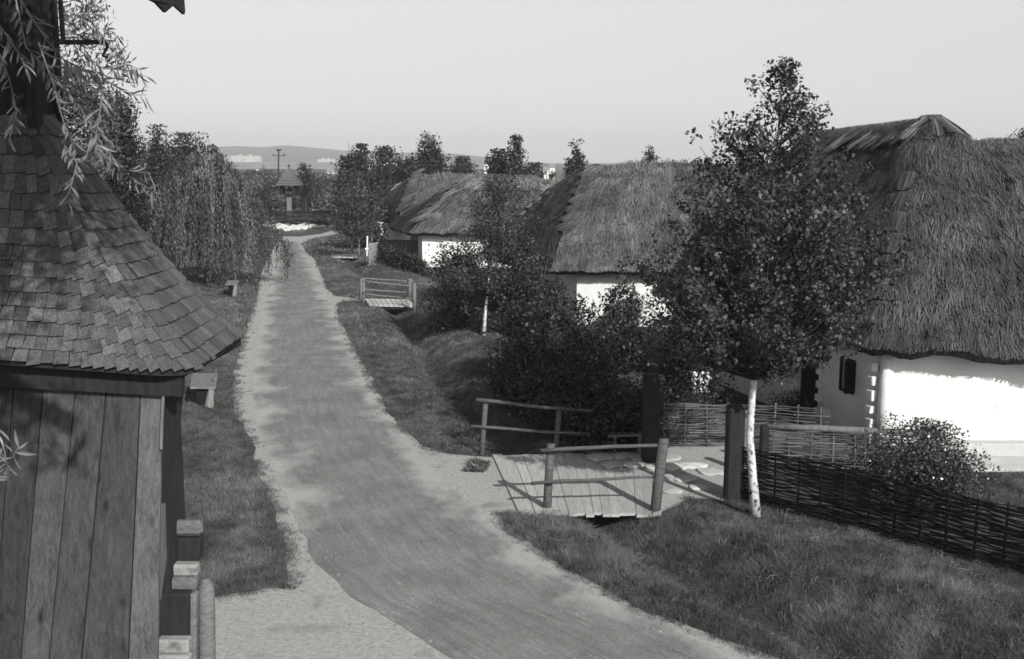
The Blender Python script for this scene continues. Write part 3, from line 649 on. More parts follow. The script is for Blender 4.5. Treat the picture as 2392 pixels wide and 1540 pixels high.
# arc length table for u
def u_table(v, n=600):
    P = [roof_pt(i / n, v) for i in range(n + 1)]; s = [0]
    for i in range(n): s.append(s[-1] + (P[i + 1] - P[i]).length)
    return np.linspace(0, 1, n + 1), np.array(s)
NR = 15; shingles = []
for r in range(NR):
    v0 = r / NR; v1 = (r + 1.55) / NR; us, ss = u_table(v0); Ltot = ss[-1]; s = random.uniform(0, 0.1)
    while s < Ltot - 0.03:
        w = random.uniform(0.075, 0.125); s1 = min(s + w, Ltot); ua = np.interp(s + 0.0025, ss, us); ub = np.interp(s1 - 0.0025, ss, us); um = (ua + ub) / 2
        dv = random.uniform(-0.0022, 0.0022); a = roof_pt(ua, v0 + dv); b = roof_pt(ub, v0 + dv); m0 = roof_pt(um, v0); mt = roof_pt(um, min(v1, 1.02))
        ax = (b - a); ax.normalize(); dn = (m0 - mt); Ls = dn.length; dn.normalize()
        nn = ax.cross(-dn); nn.normalize()
        if nn.z < 0: nn = -nn
        hw = (b - a).length / 2; ctr = (a + b) / 2
        cd = min(((m0 - EAVE_C[0].lerp(CROWN_C[0], v0)).to_2d()).length, ((m0 - EAVE_C[1].lerp(CROWN_C[1], v0)).to_2d()).length)
        lim = 0.95 * (1 - 0.6 * v0); fw = max(0.0, min(1.0, 1.25 - cd / lim)); dflat = nn.cross(ax); dflat.normalize()
        if dflat.z > 0: dflat = -dflat
        dn = (dflat * (1 - fw) + dn * fw).normalized(); mt = m0 - dn * Ls
        # straight-sided board: width axis square to its run; saw-tooth at the rounded corner comes by itself
        wx = dn.cross(nn); wx.normalize()
        if wx.dot(ax) < 0: wx = -wx
        th = random.uniform(0.014, 0.02); lift = random.uniform(0.026, 0.036); tw = random.uniform(-0.002, 0.002)
        lo = [ctr - wx * hw + nn * (lift - th + tw), ctr + wx * hw + nn * (lift - th - tw)]
        hi0 = mt + nn * (-0.012)
        f = 0.86
        bot = [lo[0], lo[1], hi0 + wx * hw * f, hi0 - wx * hw * f]; topv = [p + nn * th for p in bot[:2]] + [p + nn * th * 0.8 for p in bot[2:]]
        sh = random.gauss(1.0, 0.16)
        # what the camera's side of the roof shows: near and right slopes
        seen = (m0.y < 9.0 and m0.x > -4.75) or (m0.x > -2.5 - 1.3 * v0 - 0.2)
        shingles.append((r, seen, ctr, bot, topv, sh)); s = s1
vis = [q for q in shingles if q[1]]; vis.sort(key=lambda q: (q[2] - Vector((0, 0, CAMH))).length)
single = set(id(q) for q in vis[:300]); rest = MB()
roofpart = MB()
gv = [roof_pt(i / 120, j / 12) - Vector((0, 0, 0.03)) for j in range(13) for i in range(121)]
roofpart.add(gv, [(j * 121 + i, j * 121 + i + 1, (j + 1) * 121 + i + 1, (j + 1) * 121 + i) for j in range(12) for i in range(120)], 0.8)
skirt = roofpart.build('skirt_roof', M_darkwood, tower)
for k_ in range(14):       # a few shingles have slipped or lost a corner
    q = random.choice(vis[:300]); d_ = (q[3][0] - q[3][3]).normalized() * random.uniform(.01, .035)
    for lst in (q[3], q[4]):
        lst[0] += d_; lst[1] += d_ * random.uniform(.2, 1)
for q in shingles:
    if id(q) in single:
        mb = MB(); mb.hexa(q[3], q[4], max(0.5, q[5])); mb.build('shingle', M_shingle, skirt)
    else: rest.hexa(q[3], q[4], max(0.5, q[5]))
rs_ = rest.build('shingles', M_shingle, skirt); rs_['kind'] = 'stuff'
# shaft above the skirt, upper roof with its pointed eave boards
mb = MB(); mb.box((-4.25, 9.15, 6.9), (0.68, 0.40, 2.2), sh=1.0); mb.build('shaft', M_darkwood, tower)  # dark wood colour here stands in for the shadow on the shaft
for (x, y) in ((-3.91, 8.94), (-4.59, 8.94), (-3.91, 9.36), (-4.59, 9.36)):
    mb = MB(); mb.box((x, y, 6.95), (0.09, 0.09, 2.2)); mb.build('corner_post', M_darkwood, tower)
up = MB(); z0 = 7.95; x0, x1, y0, y1 = -5.15, -3.35, 8.2, 10.1
up.add([(x0, y0, z0), (x1, y0, z0), (x1, y1, z0), (x0, y1, z0), (-4.25, 9.15, 9.6)], [(0, 1, 4), (1, 2, 4), (2, 3, 4), (3, 0, 4), (3, 2, 1, 0)])
uproof = up.build('upper_roof', M_darkwood, tower)
# saw-toothed end of a carved eave board reaching in overhead
eb = thing('eave_board', 'black saw-toothed end of a carved eave board jutting in at the top', 'eave board', (-1.33, 4.2, 6.25))
prof = [PD(433, 28, 4.32), PD(431, 34, 4.31), PD(407, 12, 4.20), PD(387, 29.5, 4.11), PD(366, 7, 4.02), PD(350, 26, 3.93) + Vector((0, 0, 0.04)), PD(350, -40, 3.9), PD(428, -40, 4.33)]
th = Vector((-0.010, 0.0, 0)); mb = MB(); n8 = len(prof); mb.add(prof + [p + th for p in prof], [tuple(range(n8)), tuple(range(2 * n8 - 1, n8 - 1, -1))] + [(k, k + n8, (k + 1) % n8 + n8, (k + 1) % n8) for k in range(n8)])
mb.build('carved_board', M_darkwood, eb)
mb = MB(); mb.beam((-1.35, 4.25, 6.42), (-1.35, 1.6, 9.2), 0.05, 0.14); mb.build('rafter', M_darkwood, eb)
# iron bracket with hook
br = MB(); a = PD(136, 99, 8.9); b = PD(256, 99, 8.9); br.beam(a, b, 0.035, 0.035); br.beam(PD(140, 0, 8.9) + Vector((0, 0, 0.2)), PD(148, 99, 8.9), 0.03, 0.03)
br.tube([PD(250, 95, 8.9), PD(250, 112, 8.9), PD(244, 122, 8.9), PD(240, 130, 8.9), PD(250, 134, 8.9)], 0.012, 5); br.build('iron_bracket', M_iron, tower)
# battered board wall below the skirt
tops = [-130, -45, 34, 104, 180, 252, 330, 381]; bots = [-185, -100, -17, 50, 116, 191, 300, 370]
Yt, Yb = 8.42, 7.98
for i in range(len(tops) - 1):
    a = PD(tops[i] + 2, 886, Yt); b = PD(tops[i + 1] - 1.5, 886, Yt); c = PD(bots[i + 1] - 1.5, 1540, Yb); d = PD(bots[i] + 2, 1540, Yb)
    k = 1.55
    d2 = a + (d - a) * k; c2 = b + (c - b) * k; off = random.uniform(0, 0.012); top_z = random.uniform(0.0, 0.03)
    a, b, c2, d2 = [p + Vector((0, -off, 0)) for p in (a, b, c2, d2)]; bsh = [.45, .5, .55, 1.15, .8, .72, 1.4][i]  # tone of each board; the left ones also carry leaf shade in their colour
    th = Vector((0, 0.03, 0)); mb = MB(); mb.hexa([d2, c2, c2 + th, d2 + th], [a + Vector((0, 0, top_z)), b + Vector((0, 0, top_z)), b + th, a + th], bsh)
    mb.build('wall_board', M_board, tower)
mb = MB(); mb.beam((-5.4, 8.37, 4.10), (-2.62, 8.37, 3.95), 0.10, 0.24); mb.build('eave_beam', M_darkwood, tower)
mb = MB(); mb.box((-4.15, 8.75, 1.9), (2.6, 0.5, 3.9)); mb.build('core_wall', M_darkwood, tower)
# right end: dark corner post with pale lower board
a, b = PD(381, 880, 8.44), PD(431, 880, 9.0); c, d = PD(372, 1176, 8.30), PD(407, 1176, 8.82)
mb = MB(); w = Vector((-0.12, 0, 0)); mb.hexa([c, d, d + w, c + w], [a, b, b + w, a + w]); mb.build('corner_post', M_darkwood, tower)
e, f_ = PD(372, 1400, 8.2), PD(376, 1400, 8.25)
mb = MB(); mb.hexa([e, f_, f_ + w, e + w], [c, d, d + w, c + w]); mb.build('corner_board', M_wood, tower)
mb = MB(); mb.tube([PD(384, 886, 8.36), PD(379, 960, 8.33), PD(376, 1050, 8.28)], 0.012, 5); mb.build('edge_lath', M_wood, tower)
mb = MB(); mb.beam((-2.72, 8.35, 3.99), (-2.66, 10.2, 3.98), 0.09, 0.09); mb.build('eave_beam', M_darkwood, tower)

# timber and stone blocks stacked by the tower wall
stack = thing('timber_stair', 'rough stair of squared timbers and pale blocks against the bell tower wall', 'stair', (-2.5, 8.9, 0))
def block(x0, y0, x1, y1, Y, depth, m, name, bev=0.02, skew=0):
    a = PD(x0, y1, Y); b = PD(x1, y1, Y); c = PD(x1 + skew, y0, Y); d = PD(x0 + skew, y0, Y); t = Vector((0, depth, 0))
    mb = MB(); mb.hexa([a, b, b + t, a + t], [d, c, c + t, d + t]); o = mb.build(name, m, stack, bevel=bev); return o
block(402, 1219, 470, 1256, 8.75, 0.10, M_stairwood, 'tread', 0.035)
block(392, 1258, 464, 1313, 8.77, 0.14, M_darkwood, 'riser', 0.01, 3)
block(386, 1321, 460, 1349, 8.62, 0.12, M_stairstone, 'stone_block', 0.02)
block(378, 1353, 458, 1386, 8.56, 0.12, M_stairwood, 'tread', 0.03)
block(366, 1388, 438, 1492, 8.45, 0.12, M_darkwood, 'riser', 0.012, 2)
block(440, 1388, 457, 1700, 8.50, 0.12, M_stairwood, 'stringer', 0.02)
block(362, 1497, 440, 1530, 8.32, 0.12, M_stairstone, 'stone_block', 0.02)
block(358, 1534, 441, 1700, 8.28, 0.12, M_stairstone, 'stone_block', 0.02)
mb = MB(); mb.tube([PD(484, 1800, 8.6), PD(484, 1600, 8.6), PD(483, 1450, 8.62), PD(482, 1372, 8.64), PD(481, 1352, 8.65)], [0.072, 0.072, 0.072, 0.068, 0.03], 9); mb.build('newel_post', M_stairwood, stack, smooth=True)

# ================================================================== THATCHED HOUSES
def walls(parent, P, h, m=M_white, th=0.35, zs=None, name='wall'):
    for i in range(len(P) - 1):
        a = Vector(P[i]); b = Vector(P[i + 1]); d = b - a; L = d.length; d.normalize(); nrm_ = Vector((-d.y, d.x, 0))
        k = max(4, int(L / 0.35)); vs = []; nz_ = 9
        for j in range(nz_ + 1):
            for q in range(k + 1):
                p = a + d * L * q / k; z = h * j / nz_; w = 0.035 * mnoise.noise(Vector((p.x * 0.9 + p.y, z * 0.9, i))) + 0.02 * mnoise.noise(Vector((p.x * 3 + p.y * 3, z * 3, i)))
                if q in (0, k): w = 0
                vs.append(p + nrm_ * w * -1 + Vector((0, 0, z)))
        nf = (k + 1) * (nz_ + 1); back = [v + nrm_ * th for v in vs]
        fs = [(j * (k + 1) + q, j * (k + 1) + q + 1, (j + 1) * (k + 1) + q + 1, (j + 1) * (k + 1) + q) for j in range(nz_) for q in range(k)]
        MB().add(vs + back, fs + [tuple(x + nf for x in reversed(f)) for f in fs] + [(nz_ * (k + 1), nz_ * (k + 1) + k, nf + nz_ * (k + 1) + k, nf + nz_ * (k + 1)), (0, k, nz_ * (k + 1) + k, nz_ * (k + 1))][:1]).build(name, m, parent, smooth=True)

# ---- house by the birch (right)
h1 = thing('thatched_house', 'large white house with a steep shaggy thatched roof right behind the tall birch', 'house', (7.43, 20.9, 0))
x0 = 7.43; y0 = 20.9
walls(h1, [(18.5, 20.75, 0), (x0 + 0.001, y0, 0)][::-1], 2.35)
# street wall with door opening, small window and toothed log ends
def wall_openings(parent, A, B, h, openings, m, th=0.35, name='wall'):
    """vertical wall from A to B with rectangular openings (s0, s1, z0, z1)"""
    A = Vector(A); B = Vector(B); d = B - A; L = d.length; d.normalize(); inn = Vector((d.y, -d.x, 0))
    ss = sorted({0.0, L} | {o[0] for o in openings} | {o[1] for o in openings} | {L * i / 14 for i in range(1, 14)}); zz = sorted({0.0, h} | {o[2] for o in openings} | {o[3] for o in openings} | {h * i / 5 for i in range(1, 5)})
    mb = MB()
    for i in range(len(ss) - 1):
        for j in range(len(zz) - 1):
            sm = (ss[i] + ss[i + 1]) / 2; zm = (zz[j] + zz[j + 1]) / 2
            if any(o[0] < sm < o[1] and o[2] < zm < o[3] for o in openings): continue
            a = A + d * ss[i] + Vector((0, 0, zz[j])); b = A + d * ss[i + 1] + Vector((0, 0, zz[j])); c = A + d * ss[i + 1] + Vector((0, 0, zz[j + 1])); e = A + d * ss[i] + Vector((0, 0, zz[j + 1]))
            mb.add([a, b, c, e], [(0, 1, 2, 3)])
    for o in openings:
        q = [A + d * o[0] + Vector((0, 0, o[2])), A + d * o[1] + Vector((0, 0, o[2])), A + d * o[1] + Vector((0, 0, o[3])), A + d * o[0] + Vector((0, 0, o[3]))]
        r_ = [p + inn * th for p in q]
        for k in range(4): mb.add([q[k], q[(k + 1) % 4], r_[(k + 1) % 4], r_[k]], [(0, 1, 2, 3)])
    return mb.build(name, m, parent)
SK = 0.27;  YE = 30.0                       # the street side follows the slanting lane
def sx(x, y, yo=20.9): return x - SK * (y - yo)
A1 = Vector((x0, y0 + 0.35, 0)); A1.x = sx(x0, A1.y); B1 = Vector((sx(x0, YE), YE, 0)); DW = (B1 - A1).normalized(); OW = Vector((-DW.y, DW.x, 0)); MW = Matrix((OW, DW, Vector((0, 0, 1)))).transposed()
def W1(s, out, z): return A1 + DW * s + OW * out + Vector((0, 0, z))
wall_openings(h1, (x0, y0, 0), A1, 2.3, [], M_white)
wall_openings(h1, A1, B1, 2.3, [(0.75, 1.2, 1.02, 1.66), (2.1, 3.0, 0.22, 1.95)], M_white)
mb = MB(); mb.box(W1(0.975, -0.12, 1.34), (0.06, 0.45, 0.64), MW); win = mb.build('window', M_black, h1)
mb = MB()
for (cs, cz, sy, sz) in ((0.975, 1.68, 0.53, 0.05), (0.975, 1.0, 0.53, 0.05), (0.73, 1.34, 0.05, 0.68), (1.22, 1.34, 0.05, 0.68)): mb.box(W1(cs, 0.012, cz), (0.04, sy, sz), MW)
mb.build('window_frame', M_darkwood, win)
mb = MB(); mb.box(W1(0.70, 0.12, 1.34), (0.24, 0.035, 0.66), MW); mb.build('shutter', M_black, win)
mb = MB(); mb.box(W1(2.55, -0.12, 1.08), (0.06, 0.9, 1.74), MW); mb.build('door', M_black, h1)
for j in range(7):       # toothed ends of the wall logs at the corner and beside the door
    mb = MB(); mb.box(W1(-0.14, 0.16 + random.uniform(-.01, .01), 0.28 + j * 0.29), (0.12 + random.uniform(-.03, .03), 0.2, random.uniform(.15, .22)), MW, jit=0.012); mb.build('log_end', M_white, h1, bevel=0.015)
for j in range(6):
    for ss_ in (1.98, 3.12):
        mb = MB(); mb.box(W1(ss_, 0.05, 0.35 + j * 0.3), (0.1, 0.2, 0.15), MW, jit=0.012); mb.build('log_end', M_white, h1, bevel=0.015)
mb = MB(); mb.tube([(x0 - 0.0, y0 - 0.02, 0.0), (x0 - 0.0, y0 - 0.01, 1.2), (x0 + 0.02, y0, 2.3)], [0.16, 0.13, 0.12], 10); mb.build('corner_pier', M_white, h1, smooth=True)
mb = MB(); mb.box((13.3, 20.62, 0.15), (10.9, 0.32, 0.3)); mb.build('plinth', M_plinth, h1, bevel=0.03)
mb = MB(); mb.box((13.0, 20.0, 0.03), (9.4, 0.95, 0.06)); mb.build('apron', M_stone, h1)
walls(h1, [(sx(12.4, YE), YE, 0), (sx(x0, YE), YE, 0)], 2.3)
walls(h1, [(sx(12.4, 26), 26, 0), (sx(12.4, YE), YE, 0)], 2.3)
def eb_(y, z=2.22, x=6.85): return (sx(x, y, 20.4), y, z)
def rb_(y, z): return (sx(9.6, y, 25.5), y, z)
bot1 = [eb_(30.7), eb_(29.5), eb_(28), eb_(26), eb_(23.8), eb_(22.2, 2.25), eb_(21.1, 2.27), (6.98, 20.5, 2.27), (7.6, 20.22, 2.26), (8.6, 20.2, 2.24), (9.7, 20.2, 2.16), (10.8, 20.1, 1.98), (12.2, 19.98, 1.86), (14, 19.95, 1.82), (16.4, 19.9, 1.8), (18.8, 19.9, 1.8)]
top1 = [rb_(30.5, 6.44), rb_(29.7, 6.48), rb_(28.8, 6.52), rb_(27.9, 6.56), rb_(27.0, 6.6), rb_(26.3, 6.62), rb_(25.8, 6.64), (9.46, 25.45, 6.62), (9.58, 25.3, 6.62), (9.85, 25.25, 6.62), (10.15, 25.25, 6.58), (10.8, 25.15, 6.3), (11.6, 25.1, 6.24), (13, 25.05, 6.22), (15.5, 25, 6.2), (18.8, 25, 6.2)]
thatch_patch('roof_thatch', bot1, top1, h1, 86000, nv=44, nseg=110, bulge=0.22, lump=0.19, seed=2, slen=(0.12, 0.42), sw=0.0065, dark=0.95)
thatch_patch('back_thatch', [eb_(30.7, 2.2, 13.1), eb_(30.7)], [rb_(30.5, 6.44), (rb_(30.5, 6.44)[0] - .1, 30.5, 6.44)], h1, 500, nv=12, seed=6)
thatch_patch('yard_thatch', [eb_(27, 2.3, 13.1), eb_(30.7, 2.2, 13.1)], [rb_(25.6, 6.5), rb_(30.5, 6.44)], h1, 1500, nv=12, seed=7)
thatch_patch('wing_thatch', [(18.8, 30, 2.0), (12.0, 30, 2.0)], [(18.8, 25.1, 6.0), (11.0, 25.2, 6.0)], h1, 1200, nv=12, seed=8)
# pale sheaves laid slantwise over the ridge, and the bulging ridge end
for i in range(18):
    y = 25.4 + i * 0.27 + random.uniform(-.1, .1); z = 6.80 - 0.035 * (y - 25.5); xr = sx(9.6, y, 25.5)
    sheaf(h1, (xr, y - 0.3, z), (xr - 0.62 + random.uniform(-.12, .12), y + 0.35 + random.uniform(-.15, .15), z - 0.62 + random.uniform(-.1, .1)), random.uniform(.25, .42), 0.10, 60, random.choice((1.2, 1.7, 2.3)), spread=1.3)
roll(h1, (9.84, 25.1, 6.42), (sx(9.75, 30.7, 25.5), 30.7, 6.24), 0.52, 2600, (1.2, 2.4))
roll(h1, (10.6, 25.1, 6.08), (18.8, 25.05, 5.98), 0.34, 2200, (0.9, 1.7))
for i in range(11):
    a = -0.5 + i * 0.27; c = Vector((9.82, 25.5, 6.93)); dr = Vector((math.sin(a * 1.15 - 0.85) * 1.0, -math.cos(a * 1.15 - 0.85) * 1.0, 0))
    sheaf(h1, c + dr * 0.12 + Vector((0, 0, -0.06)), c + dr * random.uniform(.6, .85) + Vector((0, 0, -0.62 + random.uniform(-.1, .06))), 0.4, 0.12, 110, random.uniform(1.0, 2.0), spread=1.5)
for t in np.linspace(0.36, 0.92, 7):       # ragged steps down the street-side hip
    p = Vector((9.62, 25.4, 6.85)).lerp(Vector((6.9, 20.3, 2.4)), t) + Vector((-0.12, -0.1, 0.2)); sheaf(h1, p + Vector((0.15, 0.15, 0.12)), p + Vector((-0.08, -0.12, -0.28)), 0.4, 0.1, 40, random.uniform(0.7, 1.0), spread=1.4)
# ---- second house (middle)
h2 = thing('thatched_house', 'white house with a broad dark thatched roof seen between the two birches', 'house', (2.3, 38.6, 0))
walls(h2, [(2.35, 38.6, 0), (14.5, 38.4, 0)], 2.3)
wall_openings(h2, (2.35, 38.95, 0), (0.6, 45.3, 0), 2.25, [(2.0, 2.6, 0.9, 1.6)], M_white)
thatch_patch('front_thatch', [(1.4, 38.0, 2.14), (5, 37.95, 2.15), (9, 37.9, 2.12), (15.3, 37.8, 2.1)], [(2.85, 41.7, 5.68), (6, 41.6, 5.82), (9, 41.5, 5.78), (13.2, 41.5, 5.8)], h2, 36000, nv=30, bulge=0.15, lump=0.12, seed=12, slen=(0.2, 0.5), sw=0.011, dark=1.15)
thatch_patch('hip_thatch', [(-1.3, 45.8, 2.1), (0.0, 42, 2.1), (1.4, 38.0, 2.14)], [(2.75, 41.9, 5.66), (2.8, 41.8, 5.67), (2.85, 41.7, 5.68)], h2, 7000, nv=26, bulge=0.25, lump=0.1, seed=14, sw=0.017)
thatch_patch('far_thatch', [(15.3, 45.8, 2.1), (-1.3, 45.8, 2.1)], [(13.2, 41.6, 5.8), (2.9, 41.9, 5.72)], h2, 800, nv=12, seed=15)
thatch_patch('far_hip_thatch', [(15.3, 37.8, 2.1), (15.3, 45.8, 2.1)], [(13.2, 41.5, 5.8), (13.2, 41.6, 5.8)], h2, 400, nv=12, seed=16)
def ridge_straw(parent, x0_, x1_, y, z, n, drop, sh, w=0.45, dz=0.0):
    for i in range(n):
        f = i / (n - 1); x = x0_ + (x1_ - x0_) * f + random.uniform(-.2, .2); zz = z + dz * f + random.uniform(-.03, .03)
        sheaf(parent, (x, y + 0.25, zz - 0.02), (x + random.uniform(-.15, .45), y - 0.75 + random.uniform(-.15, .15), zz - drop * random.uniform(.7, 1.2)), w * random.uniform(.8, 1.5), 0.07, 34, random.uniform(*sh), spread=1.5)
        if i % 2 == 0: sheaf(parent, (x, y - 0.2, zz), (x + 0.2, y + 0.7, zz - drop), w * 1.6, 0.08, 10, sh[0])
roll(h2, (2.75, 41.7, 5.42), (13.4, 41.5, 5.46), 0.46, 2600, (1.2, 2.3))
roll(h2, (2.95, 41.6, 5.45), (1.5, 38.2, 2.3), 0.26, 900, (0.7, 1.3), squash=0.5)
for t in np.linspace(0.06, 0.62, 7):       # stepped straw along the street-side hip
    p = Vector((3.0, 41.75, 5.72)).lerp(Vector((1.4, 38.0, 2.3)), t) + Vector((-0.12, 0.0, 0.14))
    sheaf(h2, p + Vector((0.5, 0.30, 0.16)), p + Vector((-0.28, -0.1, -0.32)), 1.0, 0.2, 80, random.uniform(0.7, 1.3), spread=1.3)
for t in np.linspace(0.08, 0.8, 9):
    p = Vector((2.9, 41.9, 5.7)).lerp(Vector((-1.3, 45.8, 2.3)), t) + Vector((-0.1, 0, 0.22 * math.sin(math.pi * t) + 0.04))
    sheaf(h2, p + Vector((0.3, 0.0, 0.12)), p + Vector((-0.4, -0.2, -0.35)), 0.9, 0.12, 50, random.uniform(1.2, 2.0), spread=1.3)

# ---- third house
h3 = thing('thatched_house', 'white house with pale straw along its ridge behind the small birch', 'house', (-5.2, 62.6, 0))
walls(h3, [(-5.25, 62.6, 0), (5.0, 62.4, 0)], 2.2)
walls(h3, [(-6.0, 68.5, 0), (-5.25, 62.6, 0)], 2.2)
thatch_patch('front_thatch', [(-5.9, 62.0, 2.1), (0, 61.9, 2.1), (6, 61.8, 2.1)], [(-2.9, 65.6, 4.95), (0, 65.6, 5.0), (4.4, 65.6, 4.85)], h3, 9000, nv=20, bulge=0.15, lump=0.12, seed=22, sw=0.028, slen=(0.3, 0.8), pale_top=0.2)
thatch_patch('hip_thatch', [(-8, 69.5, 2.1), (-5.9, 62.0, 2.1)], [(-3.0, 65.8, 4.9), (-2.9, 65.6, 4.95)], h3, 2500, nv=16, bulge=0.2, lump=0.12, seed=24, sw=0.028, slen=(0.3, 0.8), pale_top=0.3)
thatch_patch('far_thatch', [(6, 69.5, 2.1), (-8, 69.5, 2.1)], [(4.4, 65.7, 4.85), (-3.0, 65.8, 4.9)], h3, 300, nv=10, seed=25)
roll(h3, (-3.1, 65.7, 4.72), (4.4, 65.6, 4.62), 0.5, 1600, (2.0, 3.4))
for t in np.linspace(0.0, 0.8, 6):
    p = Vector((-2.9, 65.6, 5.05)).lerp(Vector((-5.9, 62.0, 2.25)), t) + Vector((0, 0, 0.15)); sheaf(h3, p + Vector((0.5, 0.25, 0.2)), p + Vector((-0.5, -0.1, -0.35)), 1.0, 0.22, 40, random.uniform(1.4, 2.4), spread=1.2)
# ---- fourth house
h4 = thing('thatched_house', 'thatched house farthest along the lane with stepped straw on its hip', 'house', (-7.5, 75.6, 0))
walls(h4, [(-7.2, 75.6, 0), (3.5, 75.4, 0)], 2.1)
walls(h4, [(-10.0, 83.5, 0), (-7.2, 75.6, 0)], 2.1)
thatch_patch('front_thatch', [(-8.0, 74.9, 2.05), (-3, 74.9, 2.05), (4.2, 74.8, 2.05)], [(-7.0, 78.4, 5.15), (-5, 78.4, 5.3), (2, 78.4, 5.1)], h4, 9000, nv=20, bulge=0.15, lump=0.14, seed=32, sw=0.032, slen=(0.3, 0.8))
thatch_patch('hip_thatch', [(-11.0, 84.0, 2.05), (-8.0, 74.9, 2.05)], [(-7.2, 78.8, 5.15), (-7.0, 78.4, 5.15)], h4, 3500, nv=16, bulge=0.35, lump=0.12, seed=34, sw=0.032, slen=(0.3, 0.8))
thatch_patch('far_thatch', [(4.2, 84, 2.05), (-11.0, 84.0, 2.05)], [(2, 78.6, 5.1), (-7.2, 78.8, 5.15)], h4, 300, nv=10, seed=35)
roll(h4, (-7.3, 78.5, 4.95), (2, 78.4, 4.9), 0.5, 1600, (1.5, 2.6))
for t in np.linspace(0.0, 0.8, 8):
    p = Vector((-7.1, 78.5, 5.3)).lerp(Vector((-8.1, 75.0, 2.3)), t) + Vector((0.1, 0, 0.15)); sheaf(h4, p + Vector((0.6, 0.2, 0.3)), p + Vector((-0.4, -0.1, -0.3)), 0.95, 0.3, 40, random.uniform(0.8, 1.6), spread=1.2)
mb = MB(); mb.beam((-8.3, 74.7, 1.72), (-7.1, 74.7, 1.72), 0.05, 0.35); mb.build('porch_board', M_palewood, h4)
mb = MB(); mb.box((-6.7, 75.55, 1.0), (0.9, 0.1, 1.9)); mb.build('door', M_black, h4)
# ---- fifth, the small hut
h5 = thing('thatched_hut', 'small thatched hut showing left of the farthest house', 'hut', (-11, 91, 0))
walls(h5, [(-11.6, 92, 0), (-6.5, 92, 0)], 2.0); walls(h5, [(-12.4, 97, 0), (-11.6, 92, 0)], 2.0)
thatch_patch('front_thatch', [(-12.2, 91.4, 1.9), (-6, 91.4, 1.9)], [(-9.9, 94.0, 4.45), (-7, 94.0, 4.5)], h5, 2500, nv=12, bulge=0.1, lump=0.12, seed=42, sw=0.036, slen=(0.3, 0.8), pale_top=0.35)
thatch_patch('hip_thatch', [(-13.2, 98, 1.9), (-12.2, 91.4, 1.9)], [(-10.0, 94.4, 4.4), (-9.9, 94.0, 4.45)], h5, 1500, nv=12, bulge=0.3, lump=0.12, seed=44, sw=0.036, slen=(0.3, 0.8), pale_top=0.4)
thatch_patch('far_thatch', [(-6, 98, 1.9), (-13.2, 98, 1.9)], [(-7, 94.2, 4.5), (-10, 94.4, 4.4)], h5, 200, nv=8, seed=45)
roll(h5, (-10.1, 94.1, 4.2), (-7, 94.1, 4.2), 0.5, 500, (2, 3))
# ================================================================== FOOTBRIDGES
def post(mb, p, h, r, lean=(0, 0), n=7):
    p = Vector(p); mb.tube([p - Vector((0, 0, 0.25)), p + Vector((lean[0] * 0.5, lean[1] * 0.5, h * 0.5)), p + Vector((lean[0], lean[1], h))], [r * 1.05, r, r * 0.95], n)
def by_px(xb, yb, xt, yt, z0=0.0):
    b = G(xb, yb, z0); t = PD(xt, yt, b.y); return b, t
def rail(parent, a, b, r, m):
    a = Vector(a); b = Vector(b); mb = MB(); P = []
    for i in range(6):
        t = i / 5; P.append(a.lerp(b, t) + Vector((0, 0, 0.02 * mnoise.noise(Vector((a.x * 3 + t * 3, a.y, t * 2))) * (2 if 0 < i < 5 else 0))))
    mb.tube(P, [r * (1.1 - 0.25 * i / 5) for i in range(6)], 6); mb.build('rail', m, parent, smooth=True)

b1 = thing('plank_bridge', 'near plank footbridge with rough pole railings leading to the yard gate', 'footbridge', G(1360, 1140))
# planks lie along the ditch, the way over it runs from the lane to the gate
far0 = G(1150, 1064); far1 = G(1545, 1058); ner0 = G(1212, 1203); ner1 = G(1545, 1206)
npl = 17
for i in range(npl):
    t0 = (i + 0.015) / npl; t1 = (i + 0.985) / npl
    j0 = random.uniform(-0.12, 0.1); j1 = random.uniform(-0.05, 0.05)
    def E(t, a, b, j): return a.lerp(b, t) + Vector((0.0, j, 0))
    fa = E(t0, far0, far1, j0); fb = E(t1, far0, far1, j0); na = E(t0, ner0, ner1, j1); nb = E(t1, ner0, ner1, j1)
    zt = 0.035 + random.uniform(-0.006, 0.006); zb = zt - 0.045
    mb = MB(); mb.hexa([na + Vector((0, 0, zb)), nb + Vector((0, 0, zb)), fb + Vector((0, 0, zb)), fa + Vector((0, 0, zb))], [na + Vector((0, 0, zt)), nb + Vector((0, 0, zt + random.uniform(-.006, .006))), fb + Vector((0, 0, zt)), fa + Vector((0, 0, zt))], random.uniform(0.75, 1.1))
    mb.build('plank', M_deck, b1)
for yy in (17.75, 19.2, 20.5):
    mb = MB(); mb.tube([(-0.05, yy, -0.09), (2.9, yy, -0.09)], 0.085, 7); mb.build('beam', M_darkwood, b1, smooth=True)
for (xb, yb, xt, yt, r) in ((1276, 1190, 1287, 1037, 0.072), (1527, 1197, 1551, 1025, 0.088), (1124, 1062, 1135, 934, 0.055), (1296, 1062, 1307, 950, 0.055)):
    b, t = by_px(xb, yb, xt, yt); mb = MB(); mb.tube([b - Vector((0, 0, 0.25)), b.lerp(t, 0.5), t], [r * 1.05, r, r * 0.95], 7); mb.build('post', M_rail, b1, smooth=True)
Yn = G(1400, 1193).y - 0.09; Yf = G(1200, 1062).y - 0.07
for (x0_, y0_, x1_, y1_, Y, r) in ((1263, 1053, 1548, 1040, Yn, 0.036), (1240, 1130, 1541, 1115, Yn, 0.03), (1112, 934, 1384, 960, Yf, 0.038), (1099, 996, 1376, 1013, Yf, 0.033)):
    rail(b1, PD(x0_, y0_, Y), PD(x1_, y1_, Y + 0.02), r, M_rail)

